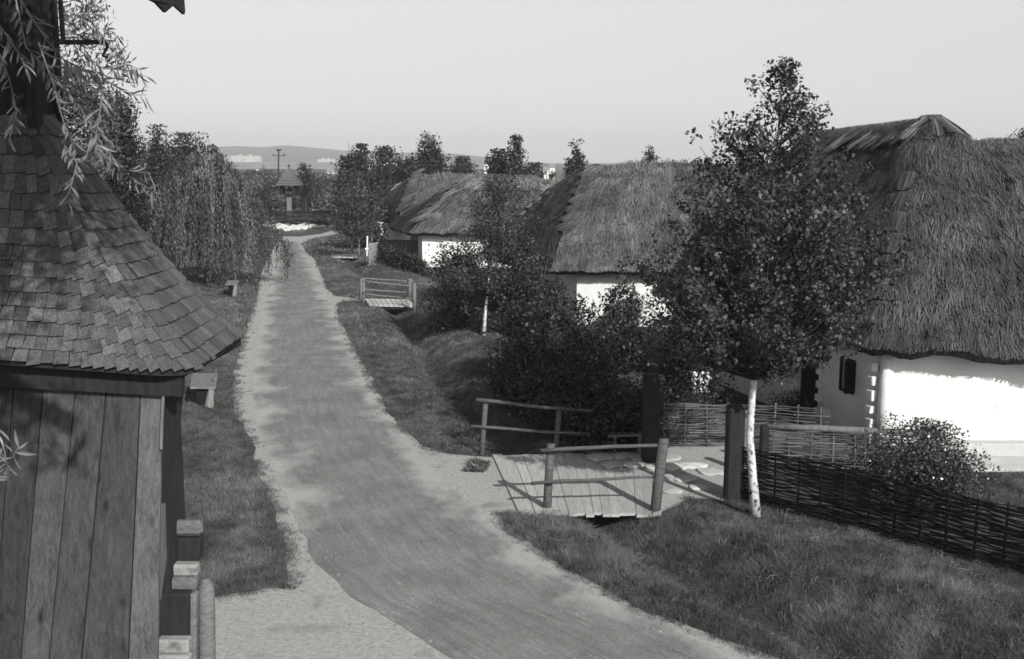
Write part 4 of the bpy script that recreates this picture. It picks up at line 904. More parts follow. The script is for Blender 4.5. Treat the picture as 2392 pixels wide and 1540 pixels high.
b2 = thing('plank_bridge', 'second plank footbridge along the ditch with four pole rails', 'footbridge', G(905, 712))
f0, f1, n0, n1 = G(851, 701), G(958, 702), G(862, 716), G(968, 719)
for i in range(9):
    t0 = (i + 0.06) / 9; t1 = (i + 0.94) / 9; z = Vector((0, 0, 0.06 + random.uniform(-.008, .008))); zb = Vector((0, 0, 0.01))
    mb = MB(); mb.hexa([n0.lerp(n1, t0) + zb, n0.lerp(n1, t1) + zb, f0.lerp(f1, t1) + zb, f0.lerp(f1, t0) + zb], [n0.lerp(n1, t0) + z, n0.lerp(n1, t1) + z, f0.lerp(f1, t1) + z, f0.lerp(f1, t0) + z], random.uniform(0.9, 1.25)); mb.build('plank', M_deck, b2)
for yo in (0.12, 1.2):
    mb = MB(); mb.tube([n0 + Vector((-0.1, yo, -0.07)), n1 + Vector((0.2, yo, -0.07))], 0.08, 7); mb.build('beam', M_darkwood, b2)
for (xb, yb, xt, yt, r) in ((849, 710, 849, 650, 0.07), (968, 724, 968, 661, 0.08), (843, 703, 844, 652, 0.06), (957, 704, 958, 651, 0.07)):
    b, t = by_px(xb, yb, xt, yt); mb = MB(); mb.tube([b - Vector((0, 0, 0.2)), t], r, 7); mb.build('post', M_wood, b2, smooth=True)
Yn = G(900, 716).y; Yf = G(900, 703).y
for (x0_, y0_, x1_, y1_, Y, r) in ((846, 657, 977, 671, Yn, 0.035), (848, 687, 966, 699, Yn, 0.035), (838, 651, 968, 658, Yf, 0.035), (838, 677, 966, 684, Yf, 0.035)):
    rail(b2, PD(x0_, y0_, Y), PD(x1_, y1_, Y), r, M_wood)

b3 = thing('plank_bridge', 'farthest footbridge with low pole rails on the grass by the bend', 'footbridge', G(805, 598))
f0, f1, n0, n1 = G(772, 596), G(832, 596), G(776, 603), G(845, 604)
for i in range(6):
    t0 = (i + 0.04) / 6; t1 = (i + 0.96) / 6; z = Vector((0, 0, 0.07)); zb = Vector((0, 0, 0.01))
    mb = MB(); mb.hexa([n0.lerp(n1, t0) + zb, n0.lerp(n1, t1) + zb, f0.lerp(f1, t1) + zb, f0.lerp(f1, t0) + zb], [n0.lerp(n1, t0) + z, n0.lerp(n1, t1) + z, f0.lerp(f1, t1) + z, f0.lerp(f1, t0) + z], 1.2); mb.build('plank', M_deck, b3)
for (xb, yb, xt, yt, r) in ((775, 601, 775, 560, 0.06), (822, 601, 822, 560, 0.06), (768, 594, 768, 560, 0.05), (838, 600, 838, 566, 0.06)):
    b, t = by_px(xb, yb, xt, yt); mb = MB(); mb.tube([b - Vector((0, 0, 0.2)), t], r, 6); mb.build('post', M_wood, b3)
Yn = G(800, 602).y
for (x0_, y0_, x1_, y1_, Y) in ((768, 561, 838, 564, Yn), (766, 569, 840, 571, Yn + 1.5), (766, 584, 838, 588, Yn)):
    rail(b3, PD(x0_, y0_, Y), PD(x1_, y1_, Y), 0.035, M_wood)

# ================================================================== FENCES AND GATE POSTS
g0 = G(1693, 1162); g1 = G(2392, 1352)
dirn = (g1 - g0).normalized()
near_line = [g0 + dirn * 0.15, g0.lerp(g1, 0.5) + Vector((0.05, 0.05, 0)), g1, g1 + dirn * 1.9 + Vector((0.1, 0.1, 0))]
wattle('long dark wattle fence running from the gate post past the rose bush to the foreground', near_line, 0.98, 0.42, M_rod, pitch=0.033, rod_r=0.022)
wattle('wattle fence behind the open gateway between the two thick gate posts', [G(1548, 1045), G(1700, 1044), PD(1940, 957, 20.75) * 1 - Vector((0, 0, PD(1940, 957, 20.75).z))], 0.92, 0.45, M_rodpale, pitch=0.042, rod_r=0.019)
ll = PD(1795, 992, 19.9); lr = PD(2190, 1010, 19.3)
wattle('short wattle fence under the long pole in front of the house', [Vector((ll.x, ll.y, 0)), Vector((lr.x - 0.2, lr.y, 0))], 0.76, 0.4, M_rodpale, pitch=0.044, rod_r=0.019)
pole = thing('pole', 'long pale peeled pole lying on top of the short wattle fence', 'pole', ll)
mb = MB(); mb.tube([ll + Vector((-0.05, 0, -0.04)), ll.lerp(lr, 0.3) + Vector((0, 0, -0.03)), ll.lerp(lr, 0.7) + Vector((0, 0, -0.04)), lr + Vector((0, 0, -0.04))], [0.06, 0.065, 0.07, 0.075], 8); mb.build('log', M_wood, pole, smooth=True)
def gate_post(label, xb, yb, hgt, w, cat='gate post'):
    b = G(xb, yb); t = thing('gate_post', label, cat, b)
    mb = MB(); vs = []
    mb.hexa([b + Vector((-w / 2, -w / 2, -0.2)), b + Vector((w / 2, -w / 2, -0.2)), b + Vector((w / 2, w / 2, -0.2)), b + Vector((-w / 2, w / 2, -0.2))], [b + Vector((-w * .47, -w / 2, hgt)), b + Vector((w * .47, -w / 2, hgt)), b + Vector((w * .47, w / 2, hgt + 0.03)), b + Vector((-w * .47, w / 2, hgt + 0.03))])
    mb.build('post', M_darkwood, t, bevel=0.03)
    
    return t
gate_post('thick dark gate post left of the gateway at the end of the near bridge', 1518, 1082, 1.72, 0.33)
gp = gate_post('thick dark gate post just left of the birch trunk', 1712, 1166, 1.62, 0.30)
mb = MB(); b = G(1728, 1160); mb.box(b + Vector((0.02, -0.0, 0.80)), (0.14, 0.06, 1.5)); mb.build('leaning_board', M_wood, gp)
gate_post('shorter dark post behind the birch where the pole rests', 1782, 1120, 1.0, 0.16)
for (x, yb, yt, lb) in ((1417, 905, 805, 'thin pale stake standing up in the bushes'), (1470, 990, 905, 'slim stake in the dark bushes left of the gateway')):
    b = G(x, yb); s = thing('stake', lb, 'stake', b); mb = MB(); mb.tube([b, PD(x + 2, yt, b.y)], 0.03, 6); mb.build('pole', M_wood, s)
b = G(1470, 1062); t = thing('bench', 'low plank bench in the shade beside the left gate post', 'bench', b)
mb = MB(); mb.beam(b + Vector((-0.45, 0, 0.40)), b + Vector((0.35, 0.1, 0.40)), 0.22, 0.04); mb.build('seat', M_wood, t)
for s in (-0.3, 0.2):
    mb = MB(); mb.box(b + Vector((s, 0.03, 0.18)), (0.06, 0.2, 0.38)); mb.build('leg', M_wood, t)

# hedge-grown fence and gate of the farther yard
A = G(886, 621); B = G(978, 652)
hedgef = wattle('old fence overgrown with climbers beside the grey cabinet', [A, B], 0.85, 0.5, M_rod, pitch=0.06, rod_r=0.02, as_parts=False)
cab_b = G(871.5, 622); cabinet = thing('utility_cabinet', 'pale grey upright cabinet with a slanting top at the fence corner', 'cabinet', cab_b)
w_ = 20 / FPX * cab_b.y * 0.5; hc = (622 - 569) / FPX * cab_b.y
mb = MB(); mb.hexa([cab_b + Vector((-w_, 0, 0.05)), cab_b + Vector((w_, 0, 0.05)), cab_b + Vector((w_, 0.4, 0.05)), cab_b + Vector((-w_, 0.4, 0.05))], [cab_b + Vector((-w_, 0, hc - 0.1)), cab_b + Vector((w_, 0, hc)), cab_b + Vector((w_, 0.4, hc)), cab_b + Vector((-w_, 0.4, hc - 0.1))]); mb.build('body', M_cab, cabinet)
mb = MB(); mb.hexa([cab_b + Vector((-w_ - .05, -.05, hc - 0.1)), cab_b + Vector((w_ + .05, -.05, hc)), cab_b + Vector((w_ + .05, 0.45, hc)), cab_b + Vector((-w_ - .05, 0.45, hc - 0.1))], [cab_b + Vector((-w_ - .05, -.05, hc - 0.05)), cab_b + Vector((w_ + .05, -.05, hc + 0.06)), cab_b + Vector((w_ + .05, 0.45, hc + 0.06)), cab_b + Vector((-w_ - .05, 0.45, hc - 0.05))]); mb.build('lid', M_palewood, cabinet)
mb = MB(); mb.box(cab_b + Vector((0, 0.1, 0.03)), (2 * w_ + 0.1, 0.5, 0.1)); mb.build('plinth', M_stone, cabinet)
mb = MB(); mb.box(cab_b + Vector((0, -0.008, 0.72)), (2 * w_ - 0.08, 0.015, 1.1)); mb.build('door', M_cab, cabinet)
b = G(857, 616); t = thing('pipe_post', 'thin white pipe post left of the grey cabinet', 'post', b)
mb = MB(); mb.tube([b, PD(858, 552, b.y)], 0.055, 7); mb.build('pipe', M_white, t); mb = MB(); mb.tube([PD(853, 582, b.y), PD(861, 582, b.y)], 0.07, 6); mb.build('valve', M_white, t)
b = G(866, 604); t = thing('gate_post', 'round weathered gate post rising behind the grey cabinet', 'gate post', b); mb = MB(); mb.tube([b, PD(867, 545, b.y)], [0.14, 0.12], 8); mb.build('post', M_wood, t, smooth=True)
gb = G(886, 600); gt = thing('plank_gate', 'board gate with a diagonal brace behind the overgrown fence', 'gate', gb)
gY0 = gb.y; ga = Vector((gb.x, gY0, 0)); gc = Vector(((986 - 1196) / FPX * (gY0 - 1.0), gY0 - 1.0, 0)); Hh = PD(886, 562, gY0).z
for i in range(11):
    p = ga.lerp(gc, (i + 0.03) / 11); q = ga.lerp(gc, (i + 0.97) / 11); mb = MB(); mb.hexa([p + Vector((0, 0, .08)), q + Vector((0, 0, .08)), q + Vector((0, .03, .08)), p + Vector((0, .03, .08))], [p + Vector((0, 0, Hh)), q + Vector((0, 0, Hh)), q + Vector((0, .03, Hh)), p + Vector((0, .03, Hh))], random.uniform(0.7, 1.0)); mb.build('board', M_wood, gt)
off = Vector((-0.01, -0.04, 0))
mb = MB(); mb.beam(ga + off + Vector((-.05, 0, Hh + 0.03)), gc + off + Vector((.05, 0, Hh + 0.03)), 0.12, 0.10); mb.build('top_rail', M_wood, gt)
mb = MB(); mb.beam(ga.lerp(gc, 0.55) + off + Vector((0, 0, .55)), gc + off + Vector((0, 0, .55)), 0.05, 0.1); mb.build('lower_rail', M_wood, gt)
mb = MB(); mb.beam(ga.lerp(gc, 0.5) + off + Vector((0, -0.06, .62)), gc + off + Vector((0, -0.06, Hh - 0.15)), 0.05, 0.1); mb.build('brace', M_wood, gt)

# wattle fence behind the crossroads
F0 = PD(540, 528, 109.5); F1 = PD(850, 531, 108.5)
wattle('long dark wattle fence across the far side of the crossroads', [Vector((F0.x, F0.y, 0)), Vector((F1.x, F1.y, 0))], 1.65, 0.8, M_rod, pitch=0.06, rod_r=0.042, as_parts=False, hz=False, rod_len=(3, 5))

# ================================================================== BENCHES BY THE LANE
def bench(label, x0_, x1_, yn, yf, h=0.5):
    a = G(x0_, yn, h); b = G(x1_, yn, h); c = G(x1_ + 5, yf, h); d = G(x0_ + 5, yf, h); t = thing('bench', label, 'bench', (a.x, a.y, 0), 'rough benches on the grass left of the lane')
    dz = Vector((0, 0, -0.05)); mb = MB(); mb.hexa([a + dz, b + dz, c + dz, d + dz], [a, b, c, d], 1.15); mb.build('seat', M_wood, t)
    for y_, (p, q) in enumerate(((a, b), (d, c))):
        k = Vector((0, 0.12 if y_ == 0 else -0.25, 0)); m_ = (p + q) / 2
        mb = MB(); w1 = (q - p) * 0.40; w2 = (q - p) * 0.16; dd = Vector((0, 0.1, 0)); lo = Vector((m_.x, m_.y, -0.03)) + k; hi = Vector((m_.x, m_.y, h - 0.055)) + k
        mb.hexa([lo - w2, lo + w2, lo + w2 + dd, lo - w2 + dd], [hi - w1, hi + w1, hi + w1 + dd, hi - w1 + dd], 0.5 if y_ == 0 else 1); mb.build('leg', M_darkwood if y_ == 0 else M_wood, t)  # near leg toned down: shade under the seat put into its colour
        if y_ == 0:
            mb = MB(); sp = Vector((m_.x + (q - p).length * 0.22, m_.y - 0.02, 0)); mb.tube([sp, sp + Vector((0.02, 0.04, h * 0.45)), sp + Vector((0.06, 0.06, h - 0.06))], [0.11, 0.09, 0.07], 7, sh=1.3); mb.build('stump', M_wood, t)
    return t
bench('nearer rough plank bench on the grass below the skirt roof corner', 444, 504, 904, 872, 0.5)
bench('farther rough plank bench standing under the weeping willow', 527, 554, 664, 655, 0.55)
for (xb, yb, xt, yt, lb) in ((494, 942, 505, 862, 'thin leaning stick beside the nearer bench'), (543, 697, 551, 640, 'thin leaning stick beside the bench under the willow')):
    b = G(xb, yb); t = thing('stick', lb, 'stick', b); mb = MB(); mb.tube([b, PD(xt, yt, b.y)], 0.018, 5); mb.build('rod', M_wood, t)
def rock(parent, p, r, name='stone', m=M_stone, flat=0.55):
    bm = bmesh.new(); bmesh.ops.create_icosphere(bm, subdivisions=1, radius=1); s0 = random.uniform(0, 99)
    for v in bm.verts:
        k = 1 + 0.35 * mnoise.noise(v.co * 1.5 + Vector((s0, 0, 0))); v.co = Vector((v.co.x * r * k, v.co.y * r * k * 0.9, v.co.z * r * flat * k)) + Vector(p)
    me = bpy.data.meshes.new(name); bm.to_mesh(me); bm.free(); me.materials.append(m); at = me.attributes.new('shade', 'FLOAT', 'POINT'); at.data.foreach_set('value', np.ones(len(me.vertices), 'f'))
    o = bpy.data.objects.new(name, me); COL.objects.link(o)
    if parent is not None: o.parent = parent; o.matrix_parent_inverse = Matrix.Translation(-Vector(parent.location))
    return o
r_ = rock(None, G(474, 648), 0.32); tag(r_, 'small pale stone lying at the foot of the willow', 'stone')

# rough stone slabs between bridge and gateway
slab_t = thing('stone_slabs', 'uneven flat stones at the end of the near bridge before the gateway', 'paving stones', G(1600, 1080))
for (x, y) in ((1400, 1076), (1450, 1072), (1500, 1078), (1560, 1072), (1430, 1092), (1480, 1092), (1530, 1096), (1575, 1092), (1620, 1090), (1600, 1120), (1570, 1150), (1630, 1140), (1660, 1105), (1560, 1118)):
    p = G(x, y); rock(slab_t, p + Vector((0, 0, 0.02 + (0.04 if x < 1545 else 0))), random.uniform(0.2, 0.32), 'slab', M_stone if x > 1560 else M_palewood, 0.2)

# ================================================================== CROSSROADS BELL POST, ROCKERY
bp_ = G(677, 519); belfry = thing('bell_post', 'wooden bell post with a pyramid roof standing in the rockery at the crossroads', 'bell post', bp_)
s_ = bp_.y / FPX
def zat(y): return PD(677, y, bp_.y).z
mb = MB(); mb.tube([bp_, Vector((bp_.x, bp_.y, zat(480))), Vector((bp_.x + 0.05, bp_.y, zat(456)))], [7.6 * s_, 7 * s_, 9 * s_], 4); mb.build('shaft', M_wood, belfry)
for sx in (-1, 1):
    for sy in (-1, 1):
        mb = MB(); mb.box((bp_.x + 0.08 + sx * 16 * s_, bp_.y + sy * 0.7, (zat(428) + zat(455)) / 2), (0.26, 0.22, zat(428) - zat(455))); mb.build('roof_post', M_black, belfry)
mb = MB(); mb.box((bp_.x + 0.08, bp_.y, zat(453)), (34 * s_, 1.5, 0.16)); mb.build('platform', M_darkwood, belfry)
mb = MB(); mb.tube([(bp_.x + .08, bp_.y, zat(436)), (bp_.x + .08, bp_.y, zat(441)), (bp_.x + .08, bp_.y, zat(447))], [0.1, 0.24, 0.36], 10); mb.build('bell', M_iron, belfry, smooth=True)
cx = bp_.x + 0.08; R0 = 28 * s_
roofc = []
for k, (yy, rr) in enumerate(((433, 1.0), (420, 0.68), (405, 0.36), (392, 0.05))):
    z = zat(yy); R = R0 * rr; roofc.append([Vector((cx - R, bp_.y - R * .9, z)), Vector((cx + R, bp_.y - R * .9, z)), Vector((cx + R, bp_.y + R * .9, z)), Vector((cx - R, bp_.y + R * .9, z))])
mb = MB(); vs = sum(roofc, []); mb.add(vs, [(3, 2, 1, 0)] + [(k * 4 + i, k * 4 + (i + 1) % 4, k * 4 + 4 + (i + 1) % 4, k * 4 + 4 + i) for k in range(3) for i in range(4)], 0.9); rf = mb.build('roof', M_shingle, belfry)
for row in range(7):       # shingle courses
    t = row / 7; z = zat(433) * (1 - t) + zat(394) * t; R = R0 * (1 - t) + 0.06; mb = MB(); mb.tube([(cx - R, bp_.y - R * .9, z), (cx + R, bp_.y - R * .9, z)], 0.045, 4, sh=0.9); mb.build('shingle_course', M_shingle, rf)
mb = MB(); mb.tube([(cx, bp_.y, zat(394)), (cx, bp_.y, zat(384))], 0.07, 6); mb.beam((cx - 0.25, bp_.y, zat(388)), (cx + 0.25, bp_.y, zat(388)), 0.06, 0.06); mb.build('cross', M_iron, belfry)
rk = thing('rockery', 'round bed of white boulders and low plants around the bell post', 'rockery', bp_)
for (x, y, r) in ((640, 527, .8), (652, 531, .7), (627, 530, .6), (662, 535, .65), (693, 529, .9), (706, 527, .8), (718, 530, .8), (730, 533, .7), (686, 538, .95), (701, 537, .8), (672, 541, .5), (740, 534, .5), (755, 532, .35), (775, 533, .35), (668, 527, .5), (712, 536, .45), (790, 536, .35), (645, 537, .5)):
    rock(rk, G(x, y) + Vector((0, 0, 0.15)), r, 'boulder', M_stone, 0.45)
mb = MB(); ring = [G(x, y, 0.03) for x, y in ((610, 548), (650, 552), (700, 552), (750, 546), (770, 540), (745, 533), (700, 524), (640, 522), (600, 530))]
mb.add(ring + [p - Vector((0, 0, 0.1)) for p in ring], [tuple(range(9))]); mb.build('bed_soil', M_soil, rk)

# ================================================================== POLES, FAR BUILDINGS
def utility_pole(label, x, yb, yt, Y, arms, white=False):
    b = PD(x, yb, Y); t = thing('utility_pole', label, 'utility pole', (b.x, b.y, 0)); top = PD(x, yt, Y)
    mb = MB(); mb.tube([(b.x - 0.25, Y, 0), (top.x, Y, top.z)], [0.19, 0.13], 6); mb.build('pole', M_darkwood, t)
    for (y, hw) in arms:
        z = PD(x, y, Y).z; mb = MB(); mb.beam((top.x - hw, Y, z), (top.x + hw, Y, z), 0.1, 0.1); mb.build('cross_arm', M_darkwood, t)
        for s in (-1, 1):
            mb = MB(); mb.box((top.x + s * hw, Y, z + 0.14), (0.10, 0.10, 0.12) if white else (0.3, 0.2, 0.22)); mb.build('insulator', M_palewood if white else M_iron, t)
utility_pole('tall dark utility pole with short arms beyond the crossroads', 651, 420, 349, 190, ((364, 0.95), (352, 0.3)))
utility_pole('utility pole with white insulators among the trees behind the far roofs', 912, 470, 384, 98, ((389, 0.55), (386, 0.3)), True)
def block_of_flats(label, xa, xb, yt, yb, Y, n, m_rows):
    a = PD(xa, yb, Y); b = PD(xb, yb, Y); top = PD(xa, yt, Y).z; z0 = a.z - 8; t = thing('apartment_block', label, 'apartment block', (a.x, Y, a.z))
    mb = MB(); mb.box(((a.x + b.x) / 2, Y + 6, (top + z0) / 2), (b.x - a.x, 12, top - z0)); mb.build('wall', M_concrete, t)
    dx = (b.x - a.x) / n; dz = (top - a.z) / m_rows
    for i in range(n):
        for j in range(m_rows):
            mb = MB(); mb.box((a.x + dx * (i + 0.5), Y - 0.03, a.z + dz * (j + 0.5)), (dx * 0.5, 0.1, dz * 0.42)); mb.build('window', M_cab, t)
    for i in (0.3, 0.65):
        mb = MB(); mb.box((a.x + (b.x - a.x) * i, Y + 6, top + 1.4), (4, 4, 2.0)); mb.build('stair_head', M_concrete, t)
block_of_flats('long white apartment block on the slope left of the utility pole', 540, 608, 364, 379, 2000, 14, 4)
block_of_flats('lower white apartment block just behind the willow top', 520, 566, 369, 384, 1900, 9, 4)
block_of_flats('pale apartment block below the hill beside the tall dark trees', 742, 781, 372, 390, 2000, 8, 5)
block_of_flats('pale apartment block half hidden by the tall dark trees', 776, 815, 378, 394, 1900, 8, 4)
def small_house(label, xa, xb, yt, yb, Y):
    a = PD(xa, yb, Y); b = PD(xb, yb, Y); top = PD(xa, yt, Y).z; t = thing('distant_house', label, 'house', (a.x, Y, 0)); w = b.x - a.x
    mb = MB(); mb.box(((a.x + b.x) / 2, Y + 3, (top + 0) / 2), (w, 6, top)); mb.build('wall', M_white, t)
    mb = MB(); e = 0.3; mb.add([(a.x - e, Y - e, top), (b.x + e, Y - e, top), (b.x + e, Y + 6 + e, top), (a.x - e, Y + 6 + e, top), (a.x - e, Y + 3, top + 2), (b.x + e, Y + 3, top + 2)], [(0, 1, 5, 4), (2, 3, 4, 5), (0, 4, 3), (1, 2, 5), (3, 2, 1, 0)], 1.4); mb.build('roof', M_wood, t)
    mb = MB(); mb.box(((a.x + b.x) / 2, Y - 0.03, top - 1.3), (w * 0.2, 0.1, 1.0)); mb.build('window', M_cab, t)
small_house('little white house left of the bell post roof in the valley', 594, 610, 394, 404, 420)
small_house('tiny white house in the valley right of the bell post', 700, 708, 396, 404, 520)
small_house('low white house at the foot of the tall dark trees', 764, 782, 402, 412, 400)
small_house('white house between the trees right of the church', 1284, 1296, 392, 412, 520)
small_house('second white house right of the church trees', 1270, 1282, 398, 410, 600)
ct = PD(1136, 405, 700); church = thing('church_tower', 'white church tower with a dark pointed spire behind the far roofs', 'church tower', (ct.x, ct.y, 0)); zc = PD(1136, 384, 700).z; za = PD(1136, 362, 700).z
mb = MB(); mb.box((ct.x, 700, zc / 2), (3.0, 3.0, zc)); mb.build('tower', M_white, church)
mb = MB(); mb.add([(ct.x - 1.7, 698.3, zc), (ct.x + 1.7, 698.3, zc), (ct.x + 1.7, 701.7, zc), (ct.x - 1.7, 701.7, zc), (ct.x, 700, za)], [(0, 1, 4), (1, 2, 4), (2, 3, 4), (3, 0, 4), (3, 2, 1, 0)]); mb.build('spire', M_darkwood, church)
mb = MB(); mb.box((ct.x, 698.45, zc - 2), (0.9, 0.1, 1.6)); mb.build('belfry_window', M_black, church)

# ================================================================== TREES
# the tall birch
tb = G(1765, 1207)
plant('birch_tree', 'tall birch with a slim white trunk and dense dark crown in the right foreground', 'tree', (tb.x, tb.y, 0),
      [(2.45, 0.2), (2.7, 0.95), (3.0, 1.7), (3.4, 2.05), (4.2, 2.1), (5.0, 1.9), (5.5, 1.5), (6.05, 1.15), (6.5, 0.75), (6.9, 0.36), (7.35, 0.03)], 250, 44000, 0.064, M_leaf, M_birchbark,
      limb_m=M_bark, white_to=2.9, asp=0.8, droop=0.35, top_off=(0.02, 0.1), upright=0.75, sigma=0.078, clusters=9, tcurve=[(0, 0), (.1, -.07), (.2, -.15), (.3, -.10), (.42, -.02), (.7, .1), (1, .24)], trunk_r=0.075, bend=0.16, fill=0.25, trunk_pts=12)
tb = G(1130, 802)
plant('birch_tree', 'small birch with a thin white trunk in front of the bushes on the ditch bank', 'tree', (tb.x, tb.y, Hz(tb.x, tb.y)),
      [(1.4, 0.4), (1.7, 1.5), (2.2, 2.0), (2.8, 2.0), (3.3, 1.5), (3.9, 0.9), (4.5, 0.6), (5.2, 0.1)], 90, 15000, 0.075, M_leaf, M_birchbark, limb_m=M_bark, white_to=1.7, asp=0.7, top_off=(0.4, 0.3), upright=0.9, sigma=0.12, clusters=8, trunk_r=0.06, bend=0.1, fill=0.3)
tb = G(1165, 748)
plant('birch_tree', 'sparse young birch with pale upper stems behind the small birch', 'tree', (tb.x, tb.y, 0),
      [(2.4, 0.5), (3.0, 1.4), (3.8, 1.5), (4.6, 1.1), (5.1, 0.5), (5.5, 0.1)], 40, 4200, 0.08, M_leaf, M_birchbark, limb_m=M_bark, white_to=3.9, asp=0.7, top_off=(0.3, 0.2), upright=0.9, sigma=0.15, clusters=6, trunk_r=0.06, fill=0.3)
tb = G(838, 606)
plant('birch_tree', 'slender light tree at the end of the farthest footbridge', 'tree', (tb.x, tb.y, 0),
      [(1.6, 0.4), (2.4, 1.7), (3.4, 2.1), (4.4, 1.7), (5.0, 0.9), (5.6, 0.2)], 50, 5500, 0.13, M_leaf, M_wood, asp=0.7, top_off=(0.1, 0.2), upright=0.9, sigma=0.22, clusters=7, trunk_r=0.07, fill=0.2)
# weeping willow left of the lane
def willow(label, base, R, Htop, nstr, nl, leaf, low=0.35, m=M_leafw):
    base = Vector(base); t = thing('weeping_willow', label, 'tree', base); mb = MB()
    mb.tube([base, base + Vector((0.1, 0, Htop * 0.3)), base + Vector((0, 0.1, Htop * 0.55))], [0.3, 0.22, 0.16], 8); mb.build('trunk', M_bark, t, smooth=True)
    lb = MB(); C = []; D = []; SH = []; ntr = nstr // 9
    for s in range(ntr):
        a = s * 2.39996 + random.uniform(-.15, .15); rr0 = R * math.sqrt(random.uniform(0.03, 1)); lob = 1 + 0.16 * math.sin(3 * a + 1) + 0.09 * math.sin(7 * a); rr0 *= lob; tsh = random.choice((0.4, 0.7, 1.0, 1.3, 1.7))
        if rr0 > 0.55 * R: bot0 = random.uniform(0.01, 0.30) * Htop
        else: bot0 = random.uniform(low, 0.8) * Htop
        for q_ in range(9):
            rr = max(0.05, rr0 + random.gauss(0, 0.09)); an = a + random.gauss(0, 0.085) / max(rr, .5); ca, sa = math.cos(an), math.sin(an)
            zt = Htop * (1 - 0.46 * (rr / R) ** 2.2) + random.uniform(-0.35, 0.1); bot = max(0.1, bot0 + random.uniform(-.7, .7)); n_ = max(8, int(nl * (zt - bot) / Htop)); w = s + random.uniform(-.5, .5); path = []
            for i in range(n_):
                f = i / n_; qv = np.array([base.x + ca * (rr * 0.84 + rr * 0.2 * (1 - math.exp(-5 * f))) + 0.10 * math.sin(w + 4 * f), base.y + sa * (rr * 0.84 + rr * 0.2 * (1 - math.exp(-5 * f))) + 0.10 * math.cos(w + 3 * f), base.z + zt + 0.22 * math.sin(min(1, f * 6) * math.pi) - (zt - bot) * f]); path.append(qv)
                C.append(qv + rng.normal(size=3) * 0.035); D.append((rng.normal() * 0.28, rng.normal() * 0.28, -1)); SH.append(tsh * (1.12 - 0.25 * f))  # strand tops coloured paler: light from above put into the leaf tone
            if q_ == 0 and s % 2 == 0: lb.tube([base + Vector((0, 0, Htop * 0.5)), Vector((base.x + ca * rr * 0.5, base.y + sa * rr * 0.5, base.z + zt * 0.93)), Vector(path[0])], [0.07, 0.05, 0.015], 4, cap=False)
    C = np.array(C); o_ = C - np.array(base); o_[:, 2] = 0.3; o_ /= np.linalg.norm(o_, axis=1, keepdims=True)
    lb.build('branches', M_bark, t); foliage('crown', C, leaf, m, t, 0.24, D=np.array(D), out=o_, csh=np.array(SH)); return t
wb = G(490, 665)
willow('big weeping willow trailing its pale foliage over the left edge of the lane', (wb.x, wb.y, 0), 3.3, 6.45, 1620, 56, 0.16, 0.05, m=M_leafy)

def px_bush(name, label, x, yb, yt, wpx, leaf, nleaf, group=None, lm=None, nb=40, sg=0.13, cat='bush', shape='round', D=None):
    b = GH(x, yb); h = PD(x, yt, b.y).z - b.z; r = wpx / FPX * b.y * 0.5
    pr = [(0.05, 0.75 * r), (0.3 * h, r), (0.6 * h, 0.95 * r), (0.82 * h, 0.68 * r), (h, 0.15 * r)] if shape == 'round' else [(0.05, 0.5 * r), (0.25 * h, r), (0.5 * h, 0.8 * r), (0.75 * h, 0.5 * r), (h, 0.08 * r)]
    return plant(name, label, cat, b, pr, nb, nleaf, leaf, lm or M_leafd, M_bark, group, stems=5, sigma=sg, clusters=7, fill=0.15, bare=0.05, upright=0.5, trunk_r=0.03)
px_bush('lilac_bush', 'broad leafy bush filling the space right of the small birch', 1285, 915, 655, 270, 0.10, 9000, sg=0.15, nb=60)
px_bush('round_bush', 'dense round bush standing against the white wall of the middle house', 1452, 870, 662, 135, 0.10, 5200, nb=45)
px_bush('elder_bush', 'dark spreading bush just left of the gateway', 1395, 1040, 790, 235, 0.085, 9000, nb=60)
px_bush('hazel_bush', 'bush under the small birch beside its white trunk', 1215, 880, 690, 150, 0.09, 5000)
px_bush('shade_bush', 'dark bush mass left of the small birch above the second bridge', 1060, 765, 560, 150, 0.10, 5000, nb=45)
px_bush('tall_bush', 'tall dark bush between the small birch and the middle house roof', 1235, 800, 515, 120, 0.11, 5600, nb=45, shape='cone')
px_bush('yard_bush', 'dark bushes behind the left gate post under the tall birch', 1610, 960, 690, 210, 0.085, 7500, nb=55)
px_bush('hedge_bush', 'dark bush at the foot of the left gate post', 1490, 1040, 900, 140, 0.07, 4500)
px_bush('bank_bush', 'low dark bush on the bank behind the far railing of the near bridge', 1300, 1010, 850, 190, 0.075, 5500)
px_bush('bank_bush', 'dark bush on the ditch bank between the small birch and the far railing', 1235, 955, 790, 190, 0.085, 7500, nb=55)
px_bush('bank_bush', 'dense dark bush right behind the trunk of the small birch', 1172, 782, 640, 130, 0.09, 5000, nb=45)
px_bush('hedge_bush', 'dark bush behind the left end of the far railing of the near bridge', 1360, 960, 760, 170, 0.085, 6500, nb=50)
px_bush('garden_bush', 'low garden plants behind the wattle fence under the house wall', 1850, 985, 915, 140, 0.05, 2600)
px_bush('garden_bush', 'low plants on the wattle fence left of the birch trunk', 1625, 1000, 912, 120, 0.05, 2400)
px_bush('young_tree', 'bush in front of the white wall of the third house', 1075, 700, 600, 150, 0.10, 4200, lm=M_leaf)
